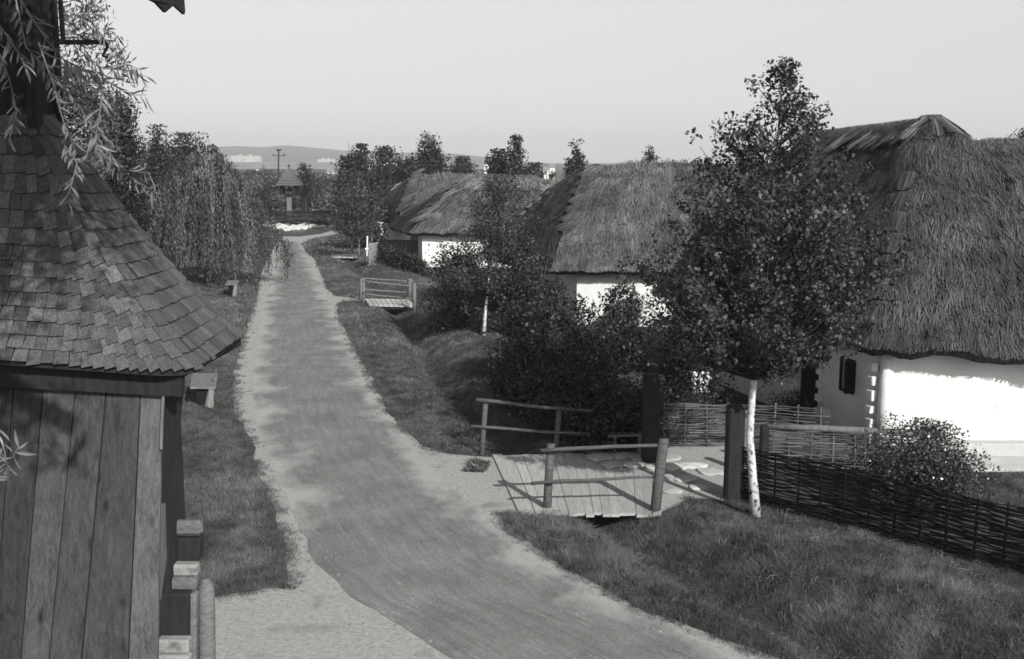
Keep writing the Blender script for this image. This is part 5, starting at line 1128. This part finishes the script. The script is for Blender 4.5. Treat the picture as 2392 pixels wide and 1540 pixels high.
# rose bush with pale flowers
rb = PD(2150, 1100, 17.4); rose = px_bush('rose_bush', 'rounded rose bush dotted with pale flowers behind the long wattle fence', 2150, 1195, 985, 330, 0.055, 20000, nb=110, lm=M_leaf, sg=0.12)
C = []
b = GH(2150, 1195)
for i in range(60):
    a = random.uniform(0, 6.28); u = random.uniform(-0.1, 1); r = 1.15 * math.sqrt(max(0, 1 - u * u * 0.8)); C.append((b.x + math.cos(a) * r, b.y + math.sin(a) * r, b.z + 0.45 + u * 1.0))
foliage('flowers', C, 0.045, M_flower, rose, 0.9)['kind'] = 'stuff'
for (x, lb) in ((1620, 'leftmost of three tall pale flower spikes'), (1634, 'middle one of three tall pale flower spikes'), (1650, 'rightmost of three tall pale flower spikes')):
    b = G(x, 990); t = thing('hollyhock', lb + ' behind the wattle fence', 'flower', b, 'hollyhocks behind the wattle fence'); top = PD(x, 868 + random.uniform(0, 10), b.y)
    mb = MB(); mb.tube([b, top], 0.012, 5); mb.build('stem', M_bark, t)
    C = [Vector((b.x, b.y, 0)).lerp(Vector((top.x, top.y, 0)), 0) + Vector((random.gauss(0, .03), random.gauss(0, .03), top.z * random.uniform(0.6, 1.0))) for _ in range(45)]; foliage('blossoms', [tuple(c) for c in C], 0.06, M_flower, t, 0.9)['kind'] = 'stuff'
# climbers on the far fence
for i in range(7):
    p = A.lerp(B, (i + 0.5) / 7)
    plant('climber_bush', ['climber at the cabinet end of the overgrown fence', 'second climber along from the grey cabinet', 'third climber along from the grey cabinet', 'climber at the middle of the overgrown fence', 'climber right of the middle of the overgrown fence', 'climber before the near end of the overgrown fence', 'climber at the near end of the overgrown fence by the second bridge'][i], 'climber', (p.x + 0.25, p.y, 0), [(0.05, 0.5), (0.4, 0.55), (1.1 - 0.09 * i, 0.45), (1.45 - 0.09 * i, 0.2)], 22, 1500, 0.11, M_leafd, M_bark, 'climbers on the overgrown fence', stems=3, sigma=0.16, clusters=5, fill=0.1, bare=0.05, trunk_r=0.02)

def px_tree(label, x, yt, ybc, wpx, Y, leaf, nleaf, nb=50, shape='oval', group=None, lm=None, name='tree', zb=0.0, sg=None, trunk=0.14, cat='tree'):
    """x: axis, yt: top, ybc: lower edge of the crown in the view, wpx: crown width"""
    p = PD(x, ybc, Y); h = PD(x, yt + 2, Y).z - zb; c0 = max(0.3, p.z - zb); r = wpx / FPX * Y * 0.5
    S = {'column': [(c0, .8), (c0 + (h - c0) * .4, 1), (c0 + (h - c0) * .8, .9), (c0 + (h - c0) * .94, .6), (h, .15)], 'oval': [(c0, .45), (c0 + (h - c0) * .3, 1), (c0 + (h - c0) * .6, .9), (c0 + (h - c0) * .85, .5), (h, .06)],
         'cone': [(c0, .7), (c0 + (h - c0) * .2, 1), (c0 + (h - c0) * .5, .7), (c0 + (h - c0) * .8, .3), (h, .03)],
         'spire': [(c0, .8), (c0 + (h - c0) * .4, 1), (c0 + (h - c0) * .75, .55), (h, .08)]}[shape]
    return plant(name, label, cat, (p.x, Y, zb), [(a, b * r) for a, b in S], nb, nleaf, leaf, lm or M_leafd, M_bark, group, sigma=sg or 0.11 * r + 0.1, clusters=7, fill=0.15, upright=1.2 if shape == 'spire' else 0.7, trunk_r=trunk)
G1 = 'trees behind the far thatched roofs'
px_tree('tall dark tree with a double top right of the crossroads', 818, 326, 500, 75, 100, 0.30, 4200, shape='spire', group=G1)
px_tree('dark tree with a narrow top right beside the double topped tree', 846, 334, 500, 60, 102, 0.30, 3600, shape='spire', group=G1)
px_tree('low dark tree spreading over the end of the overgrown fence', 850, 430, 560, 120, 78, 0.2, 7000, nb=70, group=G1)
px_tree('broad rounded tree mass between the tall dark trees and the first far roof', 905, 340, 470, 120, 125, 0.36, 5000, nb=70, group=G1)
px_tree('small dark tree left of the first far roof', 948, 362, 440, 50, 115, 0.3, 2200, group=G1)
px_tree('tall forked tree above the farthest thatched roof', 1004, 302, 420, 70, 108, 0.28, 3600, shape='spire', group=G1)
px_tree('wide low tree around the forked tree', 1000, 352, 430, 110, 122, 0.32, 3600, group=G1)
px_tree('rounded tree right of the forked tree', 1080, 364, 420, 60, 150, 0.35, 2600, group=G1)
px_tree('tall loose tree right of the church tower', 1205, 312, 420, 50, 90, 0.24, 2400, shape='spire', group=G1)
px_tree('loose tree beside the church tower', 1163, 345, 420, 55, 92, 0.24, 2300, shape='oval', group=G1)
px_tree('dark rounded tree right of the loose tree', 1245, 378, 425, 60, 130, 0.32, 2400, group=G1)
px_tree('narrow feathery tree left of the middle house ridge', 1347, 322, 420, 36, 84, 0.22, 1500, shape='spire', group=G1, nb=30)
px_tree('little side shoot left of the narrow feathery tree', 1326, 368, 420, 16, 84, 0.2, 350, shape='spire', group=G1, nb=14)
px_tree('little side shoot right of the narrow feathery tree', 1372, 368, 420, 16, 85, 0.2, 350, shape='spire', group=G1, nb=14)
px_tree('small feathery tree top over the middle house ridge', 1514, 338, 420, 26, 80, 0.2, 900, shape='spire', group=G1, nb=24)
px_tree('side shoot beside the small feathery tree top', 1532, 362, 420, 16, 80, 0.2, 350, shape='spire', group=G1, nb=14)
px_tree('small cypress-like tree by the distant white houses', 1290, 394, 430, 15, 160, 0.3, 500, shape='cone', group=G1, nb=20)
px_tree('tree whose top just shows over the wing roof at the far right', 2398, 296, 360, 60, 60, 0.15, 1500, group=G1)
G2 = 'trees behind the weeping willow'
px_tree('tall dark tree behind the foreground twigs', 285, 224, 470, 100, 48, 0.13, 15000, nb=130, shape='column', group=G2)
px_tree('dark pointed tree left of the willow top', 372, 290, 440, 80, 75, 0.2, 5000, nb=70, shape='cone', group=G2)
px_tree('broad dark tree behind the top of the willow', 440, 308, 470, 170, 80, 0.22, 8500, nb=110, shape='oval', group=G2)
px_tree('lower dark tree at the right shoulder of the willow', 505, 335, 470, 60, 78, 0.2, 3500, shape='oval', group=G2)
px_tree('dark tree filling the gap between willow and tower roof', 330, 400, 600, 120, 52, 0.14, 7000, nb=80, group=G2)
# slim tree by the far fence and the shrubs of the valley
px_tree('slim young tree with a pale stem right of the bell post', 714, 378, 452, 48, 132, 0.28, 1500, shape='spire', name='young_tree', lm=M_leafd, trunk=0.12)
spots = [(600, 402, 480, 70, 150), (640, 412, 478, 60, 145), (570, 400, 475, 60, 160), (690, 425, 480, 60, 150), (735, 418, 482, 60, 150), (768, 412, 485, 60, 145), (795, 420, 490, 60, 140), (615, 430, 482, 60, 138), (655, 440, 484, 55, 138), (745, 440, 488, 60, 135), (780, 445, 492, 60, 130), (720, 400, 455, 50, 200), (660, 400, 450, 60, 220), (585, 392, 440, 60, 240), (755, 398, 440, 60, 230), (635, 398, 430, 50, 280), (690, 402, 440, 50, 260), (620, 388, 410, 30, 420), (652, 392, 412, 34, 420), (747, 396, 412, 40, 400), (780, 400, 420, 40, 300)]
G3 = 'trees and shrubs of the valley beyond the crossroads'
where = ['left of the bell post', 'just left of the utility pole', 'at the willow edge', 'behind the bell post roof', 'right of the slim young tree', 'before the low white house', 'at the foot of the tall dark trees', 'low down left of the bell post', 'directly behind the bell post shaft', 'above the right part of the far fence', 'above the right end of the far fence', 'farther back behind the young tree', 'farther back behind the pole', 'farther back by the willow', 'farther back right of the bell post', 'in the second row near the pole', 'in the second row behind the bell post roof', 'alone on the pale field left', 'alone on the pale field near the pole', 'round on the pale field right', 'beside the low white house']
for i, (x, yt, yb, w, Y) in enumerate(spots):
    px_tree('rounded shrubby tree ' + where[i], x, yt + 8, yb, w, Y, 0.0022 * Y, 1900, nb=30, group=G3, name='shrubby_tree', lm=M_leafd if i % 2 else M_leafw, sg=0.0045 * Y, trunk=0.12)

# willow over the tower: big crown above the frame, hanging twigs close to the camera
nw = thing('willow_tree', 'willow whose narrow-leaved twigs hang in front of the bell tower', 'tree', (-5.4, 6.2, 0))
mb = MB(); mb.tube([(-5.4, 6.2, 0), (-5.3, 6.2, 3.5), (-5.0, 6.3, 6.5), (-4.4, 6.4, 8.6)], [0.26, 0.2, 0.15, 0.08], 8); mb.build('trunk', M_bark, nw, smooth=True)
lb = MB()
for e in ((-2.2, 5.2, 8.0), (-1.6, 6.0, 8.4), (-3.0, 4.6, 7.8), (-3.6, 7.4, 9.0), (-2.6, 5.6, 7.6)): lb.tube([(-5.0, 6.3, 6.3), ((-5.0 + e[0]) / 2, (6.3 + e[1]) / 2, 7.9), e], [0.06, 0.04, 0.012], 5)
lb.build('branches', M_bark, nw)
Cc = []
for k in range(330):
    y_ = rng.uniform(3.7, 7.4); c = np.array([rng.uniform(-4.6, -1.5) + 0.1 * (7.4 - y_), y_, rng.uniform(7.2, 8.9)])
    Cc.append(c + rng.normal(size=(40, 3)) * np.array([0.16, 0.16, 0.20]))
for k in range(26):
    c = np.array([rng.uniform(-2.2, -1.1), rng.uniform(1.6, 3.4), rng.uniform(7.0, 7.8)]); Cc.append(c + rng.normal(size=(40, 3)) * np.array([0.14, 0.14, 0.16]))
for k in range(150):
    c = np.array([rng.uniform(-2.9, -1.5), rng.uniform(4.4, 6.4), rng.uniform(7.4, 8.9)]); Cc.append(c + rng.normal(size=(40, 3)) * np.array([0.16, 0.16, 0.16]))
foliage('crown', np.concatenate(Cc), 0.12, M_leafw, nw, 0.26, 0.6)
leafshape = MB(); leafshape.add([(0, 0, 0), (0.0075, 0.024, 0.003), (0.0095, 0.05, 0.005), (0.006, 0.08, 0.002), (0, 0.105, -0.008), (-0.006, 0.08, 0.002), (-0.0095, 0.05, 0.005), (-0.0075, 0.024, 0.003), (0, 0.045, -0.001)],
    [(0, 1, 8), (1, 2, 8), (2, 3, 8), (3, 4, 8), (4, 5, 8), (5, 6, 8), (6, 7, 8), (7, 0, 8)])
leaf_me = leafshape.mesh('leaf'); leaf_me.materials.append(M_leafn)
tw = [(4.9, [(20, -60), (60, 20), (110, 95), (150, 140), (205, 165), (240, 172)]), (5.1, [(25, -60), (60, 110), (110, 160), (150, 205), (190, 255)]), (5.0, [(150, 140), (190, 162), (260, 195), (300, 222), (342, 222)]),
      (5.2, [(190, 120), (240, 160), (300, 165), (345, 180)]), (4.8, [(240, 208), (228, 300), (208, 375)]), (5.0, [(130, 180), (190, 255), (240, 340), (300, 410), (365, 452)]), (4.9, [(205, 310), (250, 370), (290, 398), (350, 405)]),
      (4.7, [(90, 100), (125, 200), (150, 290), (180, 360)]), (5.3, [(-20, 80), (20, 180), (40, 260), (20, 330)]), (5.1, [(150, 340), (180, 380), (165, 440), (155, 475)]), (5.0, [(0, 60), (40, 120), (60, 160)]),
      (5.4, [(220, 60), (260, 110), (300, 150), (330, 165)]), (5.2, [(-20, 980), (10, 1050), (20, 1110)]), (5.0, [(-20, 1120), (15, 1090), (45, 1042)])]
nleaf = 0
for (Y, pl) in tw:
    P = [PD(x, y, Y + random.uniform(-.06, .06)) for x, y in pl]; mb = MB(); mb.tube(P, [0.0032 * (1.2 - 0.8 * i / (len(P) - 1)) for i in range(len(P))], 5, sh=1.1); tg = mb.build('twig', M_wood, nw, smooth=True)
    L = sum((P[i + 1] - P[i]).length for i in range(len(P) - 1)); k = int(L / 0.021) + 4
    for i in range(k):
        f = (i + 0.5) / k * (len(P) - 1); j = min(int(f), len(P) - 2); p = P[j].lerp(P[j + 1], f - j); d = (P[j + 1] - P[j]).normalized()
        if random.random() < 0.12: continue
        side = Vector((random.gauss(0, 1), random.gauss(0, 0.9), random.gauss(-0.3, 0.8))); side -= d * side.dot(d); side.normalize()
        dr = (d * random.uniform(0.1, 1.1) + side * random.uniform(0.6, 1.2) + Vector((0, 0, -0.35))).normalized()
        rt = dr.to_track_quat('Y', 'Z').to_matrix() @ Matrix.Rotation(random.uniform(0, 6.28), 3, 'Y'); sc_ = random.uniform(0.5, 1.0)
        o = bpy.data.objects.new('leaf', leaf_me); COL.objects.link(o); o.parent = tg; o.matrix_parent_inverse = Matrix.Identity(4)
        o.matrix_local = Matrix.Translation(p) @ rt.to_4x4() @ Matrix.Scale(sc_, 4); nleaf += 1
print('near leaves', nleaf)
# narrow leaved tree right behind the tower
bt = thing('willow_tree', 'narrow-leaved tree showing light foliage behind the bell tower shaft', 'tree', (-5.4, 14.5, 0))
mb = MB(); mb.tube([(-6.6, 14.5, 0), (-6.7, 14.6, 4), (-6.6, 14.5, 7.5)], [0.2, 0.15, 0.05], 8); mb.build('trunk', M_bark, bt, smooth=True)
Cc = []; Dd = []
for (x, y, r, nn) in ((40, 60, 70, 1100), (60, 170, 80, 1500), (120, 230, 65, 1000), (185, 190, 45, 420), (215, 240, 45, 500), (165, 60, 14, 120), (205, 45, 13, 90), (225, 22, 13, 90), (232, 48, 10, 50), (218, 75, 9, 50), (170, 95, 16, 70), (205, 105, 14, 50), (240, 115, 16, 60), (265, 140, 22, 130), (180, 290, 50, 600), (245, 290, 30, 240), (60, 290, 70, 900), (195, 5, 14, 80), (0, 120, 60, 700), (285, 165, 14, 50), (165, 25, 10, 60), (220, 350, 40, 350), (160, 370, 60, 600), (20, 10, 50, 600), (100, 330, 50, 500)):
    for k in range(max(1, nn // 22)):
        c = PD(x + random.gauss(0, r * .5), y + random.gauss(0, r * .5), 14.2 + random.uniform(-.5, .7)); c = np.array(c)
        Cc.append(c + rng.normal(size=(22, 3)) * np.array([.09, .09, .13]))
foliage('crown', np.concatenate(Cc), 0.12, M_leafw, bt, 0.22, 0.5)
# rough grass tuft left on the sand by the near bridge
# ================================================================== GRASS
def grass(name, label, region, density, hgt, wid, seed, cond=None, m=M_grass, big=0.4, parent=None, fine=True):
    """region: polygon in metres; density(y) blades per square metre"""
    P = np.array([(p[0], p[1]) for p in region]); x0_, y0_ = P.min(0); x1_, y1_ = P.max(0)
    r = np.random.default_rng(seed); X = []; Y = []
    ys = np.arange(y0_, y1_, 1.0)
    for ya in ys:
        yb_ = min(ya + 1.0, y1_); k = int(density(ya) * (x1_ - x0_) * (yb_ - ya))
        X.append(r.uniform(x0_, x1_, k)); Y.append(r.uniform(ya, yb_, k))
    X = np.concatenate(X); Y = np.concatenate(Y)
    ok = inside(X, Y, P)
    X, Y = X[ok], Y[ok]
    if cond is not None:
        ok = cond(X, Y); X, Y = X[ok], Y[ok]
    n = len(X); Z = H(X, Y)
    # patchiness
    pat = vnoise(np.c_[X * 0.8, Y * 0.6, np.full(n, seed + .5)])
    pat2 = vnoise(np.c_[X * 2.6, Y * 2.2, np.full(n, seed + 5.5)])
    hh = hgt(Y) * (1 + 0.7 * pat + 0.7 * pat2) * r.uniform(0.5, 1.3, n) * np.where(r.random(n) < 0.04, 1.7, 1)
    hh = np.maximum(hh, 0.02); ww = wid(Y) * r.uniform(0.6, 1.4, n)
    az = r.uniform(0, 2 * np.pi, n); ln = r.uniform(0.2, 1.5, n) * hh
    dx, dy = np.cos(az), np.sin(az); a2 = r.uniform(0, 6.283, n); sx, sy = np.cos(a2), np.sin(a2)
    b0 = np.c_[X - sx * ww, Y - sy * ww, Z - 0.01]; b1_ = np.c_[X + sx * ww, Y + sy * ww, Z - 0.01]
    m0 = np.c_[X + dx * ln * .35 - sx * ww * .8, Y + dy * ln * .35 - sy * ww * .8, Z + hh * .62]; m1 = np.c_[X + dx * ln * .35 + sx * ww * .8, Y + dy * ln * .35 + sy * ww * .8, Z + hh * .62]
    tp = np.c_[X + dx * ln, Y + dy * ln, Z + hh]
    if fine:
        V = np.stack([b0, b1_, tp, m0], 1).reshape(-1, 3); F = np.arange(4 * n).reshape(n, 4); kk = 4
    else:
        V = np.stack([b0, b1_, tp], 1).reshape(-1, 3); F = np.arange(3 * n).reshape(n, 3); kk = 3
    pat3 = vnoise(np.c_[X * 7, Y * 6, np.full(n, seed + 9.5)]); sh = np.clip(r.normal(1, .35, n) * (1 + .45 * pat + .5 * pat2 + .5 * pat3), .25, 2.4); sh = np.where(r.random(n) < 0.06, sh * 1.7, sh)
    o = np_mesh(name, V, F, m, None, np.repeat(sh, kk)); tag(o, label, 'grass', kind='stuff'); print(name, n); return o
def on_grass(X, Y):
    jx = np.clip(rng.normal(0, 0.09, len(X)), -.25, .25) * (1 + vnoise(np.c_[X * 2, Y * 1.5, X * 0])); jy = np.clip(rng.normal(0, 0.09, len(X)), -.25, .25)
    ok = ~inside(X + jx, Y + jy, VERGE_A)
    ok &= ~inside(X, Y, YARD_A) & ~inside(X, Y, PATH2_A)
    br = np.array([(p.x, p.y) for p in poly([(1120, 1062), (1560, 1056), (1560, 1198), (1200, 1200)])]); ok &= ~inside(X, Y, br)
    br2 = np.array([(p.x, p.y) for p in poly([(848, 700), (962, 700), (972, 718), (855, 716)])]); ok &= ~inside(X, Y, br2)
    ok &= ~((X > 7.2 - 0.27 * np.maximum(0, Y - 20.9)) & (Y > 19.5) & (Y < 30)) & ~((X > 0.8) & (Y > 38.4) & (Y < 45.5)) & ~((X > -6.5) & (Y > 62.4) & (Y < 69)) & ~((X > -10) & (Y > 75.3) & (Y < 84))
    ok &= np.abs(X) < 0.52 * Y + 2.2
    return ok
right_near = [(0, 10.5), (14, 10.5), (14, 20.3), (2.5, 20.3), (2.4, 17.7), (-0.2, 17.9)]
grass('grass', 'rough grass on the bank between the lane and the long wattle fence', right_near, lambda y: 7000 if y < 15.5 else 4600, lambda Y: 0.07 + 0 * Y, lambda Y: 0.0021 + 0 * Y, 3, on_grass, fine=False)
right_mid = [(-1.5, 20.6), (2.6, 20.6), (6.5, 22), (6.5, 34), (-1, 34), (-8, 34)]
grass('grass', 'mown grass strip and ditch banks beyond the near bridge', right_mid, lambda y: 2600 if y < 27 else 1500, lambda Y: 0.055 + 0 * Y, lambda Y: 0.004 + 0 * Y, 4, on_grass, fine=False)
grass('grass', 'grass on both sides of the ditch past the second bridge', [(-9, 34), (3, 34), (3, 62), (-20, 62)], lambda y: 420 if y < 48 else 220, lambda Y: 0.07 + 0 * Y, lambda Y: 0.011 + 0 * Y, 5, on_grass, fine=False)
grass('grass', 'grass on the left side of the lane between tower and willow', [(-6, 11), (-1.2, 11), (-4, 22), (-6, 34), (-16, 34)], lambda y: 5200 if y < 17 else (3000 if y < 24 else 1500), lambda Y: 0.05 + 0 * Y, lambda Y: 0.0026 + 0 * Y, 6, lambda X, Y: on_grass(X, Y) & (X > -0.36 * Y - 0.5), fine=False)
grass('grass', 'shaded grass around the willow and its bench', [(-8, 34), (-26, 34), (-38, 66), (-10, 66)], lambda y: 300, lambda Y: 0.09 + 0 * Y, lambda Y: 0.014 + 0 * Y, 7, on_grass, fine=False)
grass('grass', 'grass round the bend and in front of the far fence', [(-42, 62), (8, 62), (8, 108), (-60, 108)], lambda y: 45, lambda Y: 0.12 + 0 * Y, lambda Y: 0.035 + 0 * Y, 8, on_grass, fine=False)
grass('meadow', 'tall pale meadow grass behind the far wattle fence', [(-60, 113), (-8, 113), (-8, 150), (-75, 150)], lambda y: 40, lambda Y: 0.5 + 0 * Y, lambda Y: 0.05 + 0 * Y, 9, None, fine=False)
tuf = G(1117, 1092)
grass('grass_tuft', 'single grass tuft growing on the sand beside the near bridge', [(tuf.x - .22, tuf.y - .35), (tuf.x + .12, tuf.y - .4), (tuf.x + .2, tuf.y + .3), (tuf.x - .15, tuf.y + .4)], lambda y: 3500, lambda Y: 0.09 + 0 * Y, lambda Y: 0.004 + 0 * Y, 10, None)

def weeds(name, label, region, nclump, seed, hmin, hmax):
    r = np.random.default_rng(seed); P = np.array([(p[0], p[1]) for p in region]); X = r.uniform(P[:, 0].min(), P[:, 0].max(), nclump); Y = r.uniform(P[:, 1].min(), P[:, 1].max(), nclump); ok = inside(X, Y, P) & on_grass(X, Y); X, Y = X[ok], Y[ok]
    k = 16; X = np.repeat(X, k); Y = np.repeat(Y, k); n = len(X); csh = np.repeat(r.uniform(.5, 1.5, n // k), k); X = X + r.normal(0, .05, n); Y = Y + r.normal(0, .05, n); Z = H(X, Y); hh = np.repeat(r.uniform(hmin, hmax, n // k), k) * r.uniform(.5, 1.1, n)
    az = r.uniform(0, 6.28, n); dx, dy = np.cos(az), np.sin(az); w = r.uniform(.0022, .0045, n); ln = hh * r.uniform(.4, 2.0, n); sx, sy = -dy, dx
    b0 = np.c_[X - sx * w, Y - sy * w, Z]; b1_ = np.c_[X + sx * w, Y + sy * w, Z]; m0 = np.c_[X + dx * ln * .3 - sx * w, Y + dy * ln * .3 - sy * w, Z + hh * .7]; m1 = np.c_[X + dx * ln * .3 + sx * w, Y + dy * ln * .3 + sy * w, Z + hh * .75]; tp = np.c_[X + dx * ln, Y + dy * ln, Z + hh * r.uniform(.3, .95, n)]
    V = np.stack([b0, b1_, m1, m0, m0, m1, tp, tp], 1).reshape(-1, 3)
    V = np.stack([b0, b1_, m1, m0, tp], 1).reshape(-1, 3); b = (np.arange(n) * 5)[:, None]; F = np.concatenate([b + [[0, 1, 2]], b + [[0, 2, 3]], b + [[3, 2, 4]]])
    tag(np_mesh(name, V, F, M_grass, None, np.repeat(csh * r.uniform(.55, 1.05, n), 5)), label, 'weeds', kind='stuff')
weeds('weeds', 'long tangled weeds on the bank in front of the wattle fence', right_near, 3200, 21, .06, .17)
weeds('weeds', 'tufts of longer grass along the ditch beyond the near bridge', right_mid, 1500, 22, .08, .2)
weeds('weeds', 'tufts of longer grass beside the tower', [(-14, 11), (-1.2, 11), (-4, 22), (-6, 30), (-12, 30)], 1200, 23, .06, .13)

def edge_tufts(name, label, nclump, seed):
    r = np.random.default_rng(seed); P = VERGE_A[(VERGE_A[:, 1] > 10.5) & (VERGE_A[:, 1] < 48)]; i = r.integers(0, len(P), nclump * 3); keep = r.random(len(i)) < 14 / P[i, 1]; i = i[keep]
    X = P[i, 0] + r.normal(0, .10, len(i)); Y = P[i, 1] + r.normal(0, .12, len(i)); ok = ~inside(X + r.normal(0, .05, len(X)), Y, YARD_A) & (vnoise(np.c_[X * 2.2, Y * 2.2, X * 0 + 3]) > -0.25); br = np.array([(p.x, p.y) for p in poly([(1120, 1066), (1560, 1060), (1560, 1196), (1200, 1198)])]); ok &= ~inside(X, Y, br) & ~((X > -1.6) & (X < 0.6) & (Y > 17.6) & (Y < 20.8))
    X, Y = X[ok], Y[ok]; k = 11; X = np.repeat(X, k) + r.normal(0, .03, len(X) * k); Y = np.repeat(Y, k) + r.normal(0, .03, len(Y) * k); n = len(X); hh = r.uniform(.025, .08, n); az = r.uniform(0, 6.28, n); a2 = r.uniform(0, 6.28, n); w = r.uniform(.002, .0035, n) * (1 + np.maximum(0, Y - 15) * .05); ln = hh * r.uniform(.3, 1.3, n)
    V = np.stack([np.c_[X - np.cos(a2) * w, Y - np.sin(a2) * w, X * 0], np.c_[X + np.cos(a2) * w, Y + np.sin(a2) * w, X * 0], np.c_[X + np.cos(az) * ln, Y + np.sin(az) * ln, hh]], 1).reshape(-1, 3)
    tag(np_mesh(name, V, np.arange(3 * n).reshape(n, 3), M_grass, None, np.repeat(r.uniform(.5, 1.4, n), 3)), label, 'grass', kind='stuff')
edge_tufts('grass_fringe', 'straggling grass creeping onto the sandy edges of the lane', 2600, 31)
def pebbles(name, label, nst, seed):
    r = np.random.default_rng(seed); X = r.uniform(-9, 5, nst); Y = 11 + r.random(nst) ** 1.6 * 24; e = VERGE_A
    ok = inside(X, Y, VERGE_A) & (r.random(nst) < 0.35 + 0.65 * (vnoise(np.c_[X * 1.2, Y * .6, X * 0 + 8]) > 0.15)); X, Y = X[ok], Y[ok]; n = len(X); s = r.uniform(.004, .012, n) * np.where(r.random(n) < .04, 2.0, 1); z0 = .013
    oct_ = np.array([(1, 0, 0), (0, 1, 0), (-1, 0, 0), (0, -1, 0), (0, 0, .7)], float); V = oct_[None] * (s[:, None, None] * r.uniform(.6, 1.2, (n, 5, 1))); V[:, :, 0] += X[:, None]; V[:, :, 1] += Y[:, None]; V[:, :, 2] += z0
    b = (np.arange(n) * 5)[:, None]; F = np.concatenate([b + [[0, 1, 4]], b + [[1, 2, 4]], b + [[2, 3, 4]], b + [[3, 0, 4]]])
    tag(np_mesh(name, V.reshape(-1, 3), F, M_grit, None, np.repeat(r.uniform(.35, 1.5, n), 5)), label, 'gravel', kind='stuff')
M_grit = mat('grit', 0.22, 0.4, 3, rough=1.0, attr=True)
pebbles('gravel', 'loose grit and small stones scattered over the lane', 26000, 32)

# ================================================================== AIR
hz = MB(); hz.box((0, 1750, 58), (5200, 4200, 124)); hb = hz.build('haze', M_soil); hb['kind'] = 'stuff'; hb['label'] = 'thin summer haze over the valley'
hm = bpy.data.materials.new('haze_air'); hm.use_nodes = True; hn = hm.node_tree; hn.nodes.clear()
ho = hn.nodes.new('ShaderNodeOutputMaterial'); hv_ = hn.nodes.new('ShaderNodeVolumePrincipled'); hv_.inputs['Color'].default_value = (0.99, 1.0, 0.99, 1); hv_.inputs['Density'].default_value = 0.00034; hv_.inputs['Anisotropy'].default_value = 0.0
hn.links.new(hv_.outputs[0], ho.inputs['Volume']); hb.data.materials.clear(); hb.data.materials.append(hm); hb.visible_shadow = True
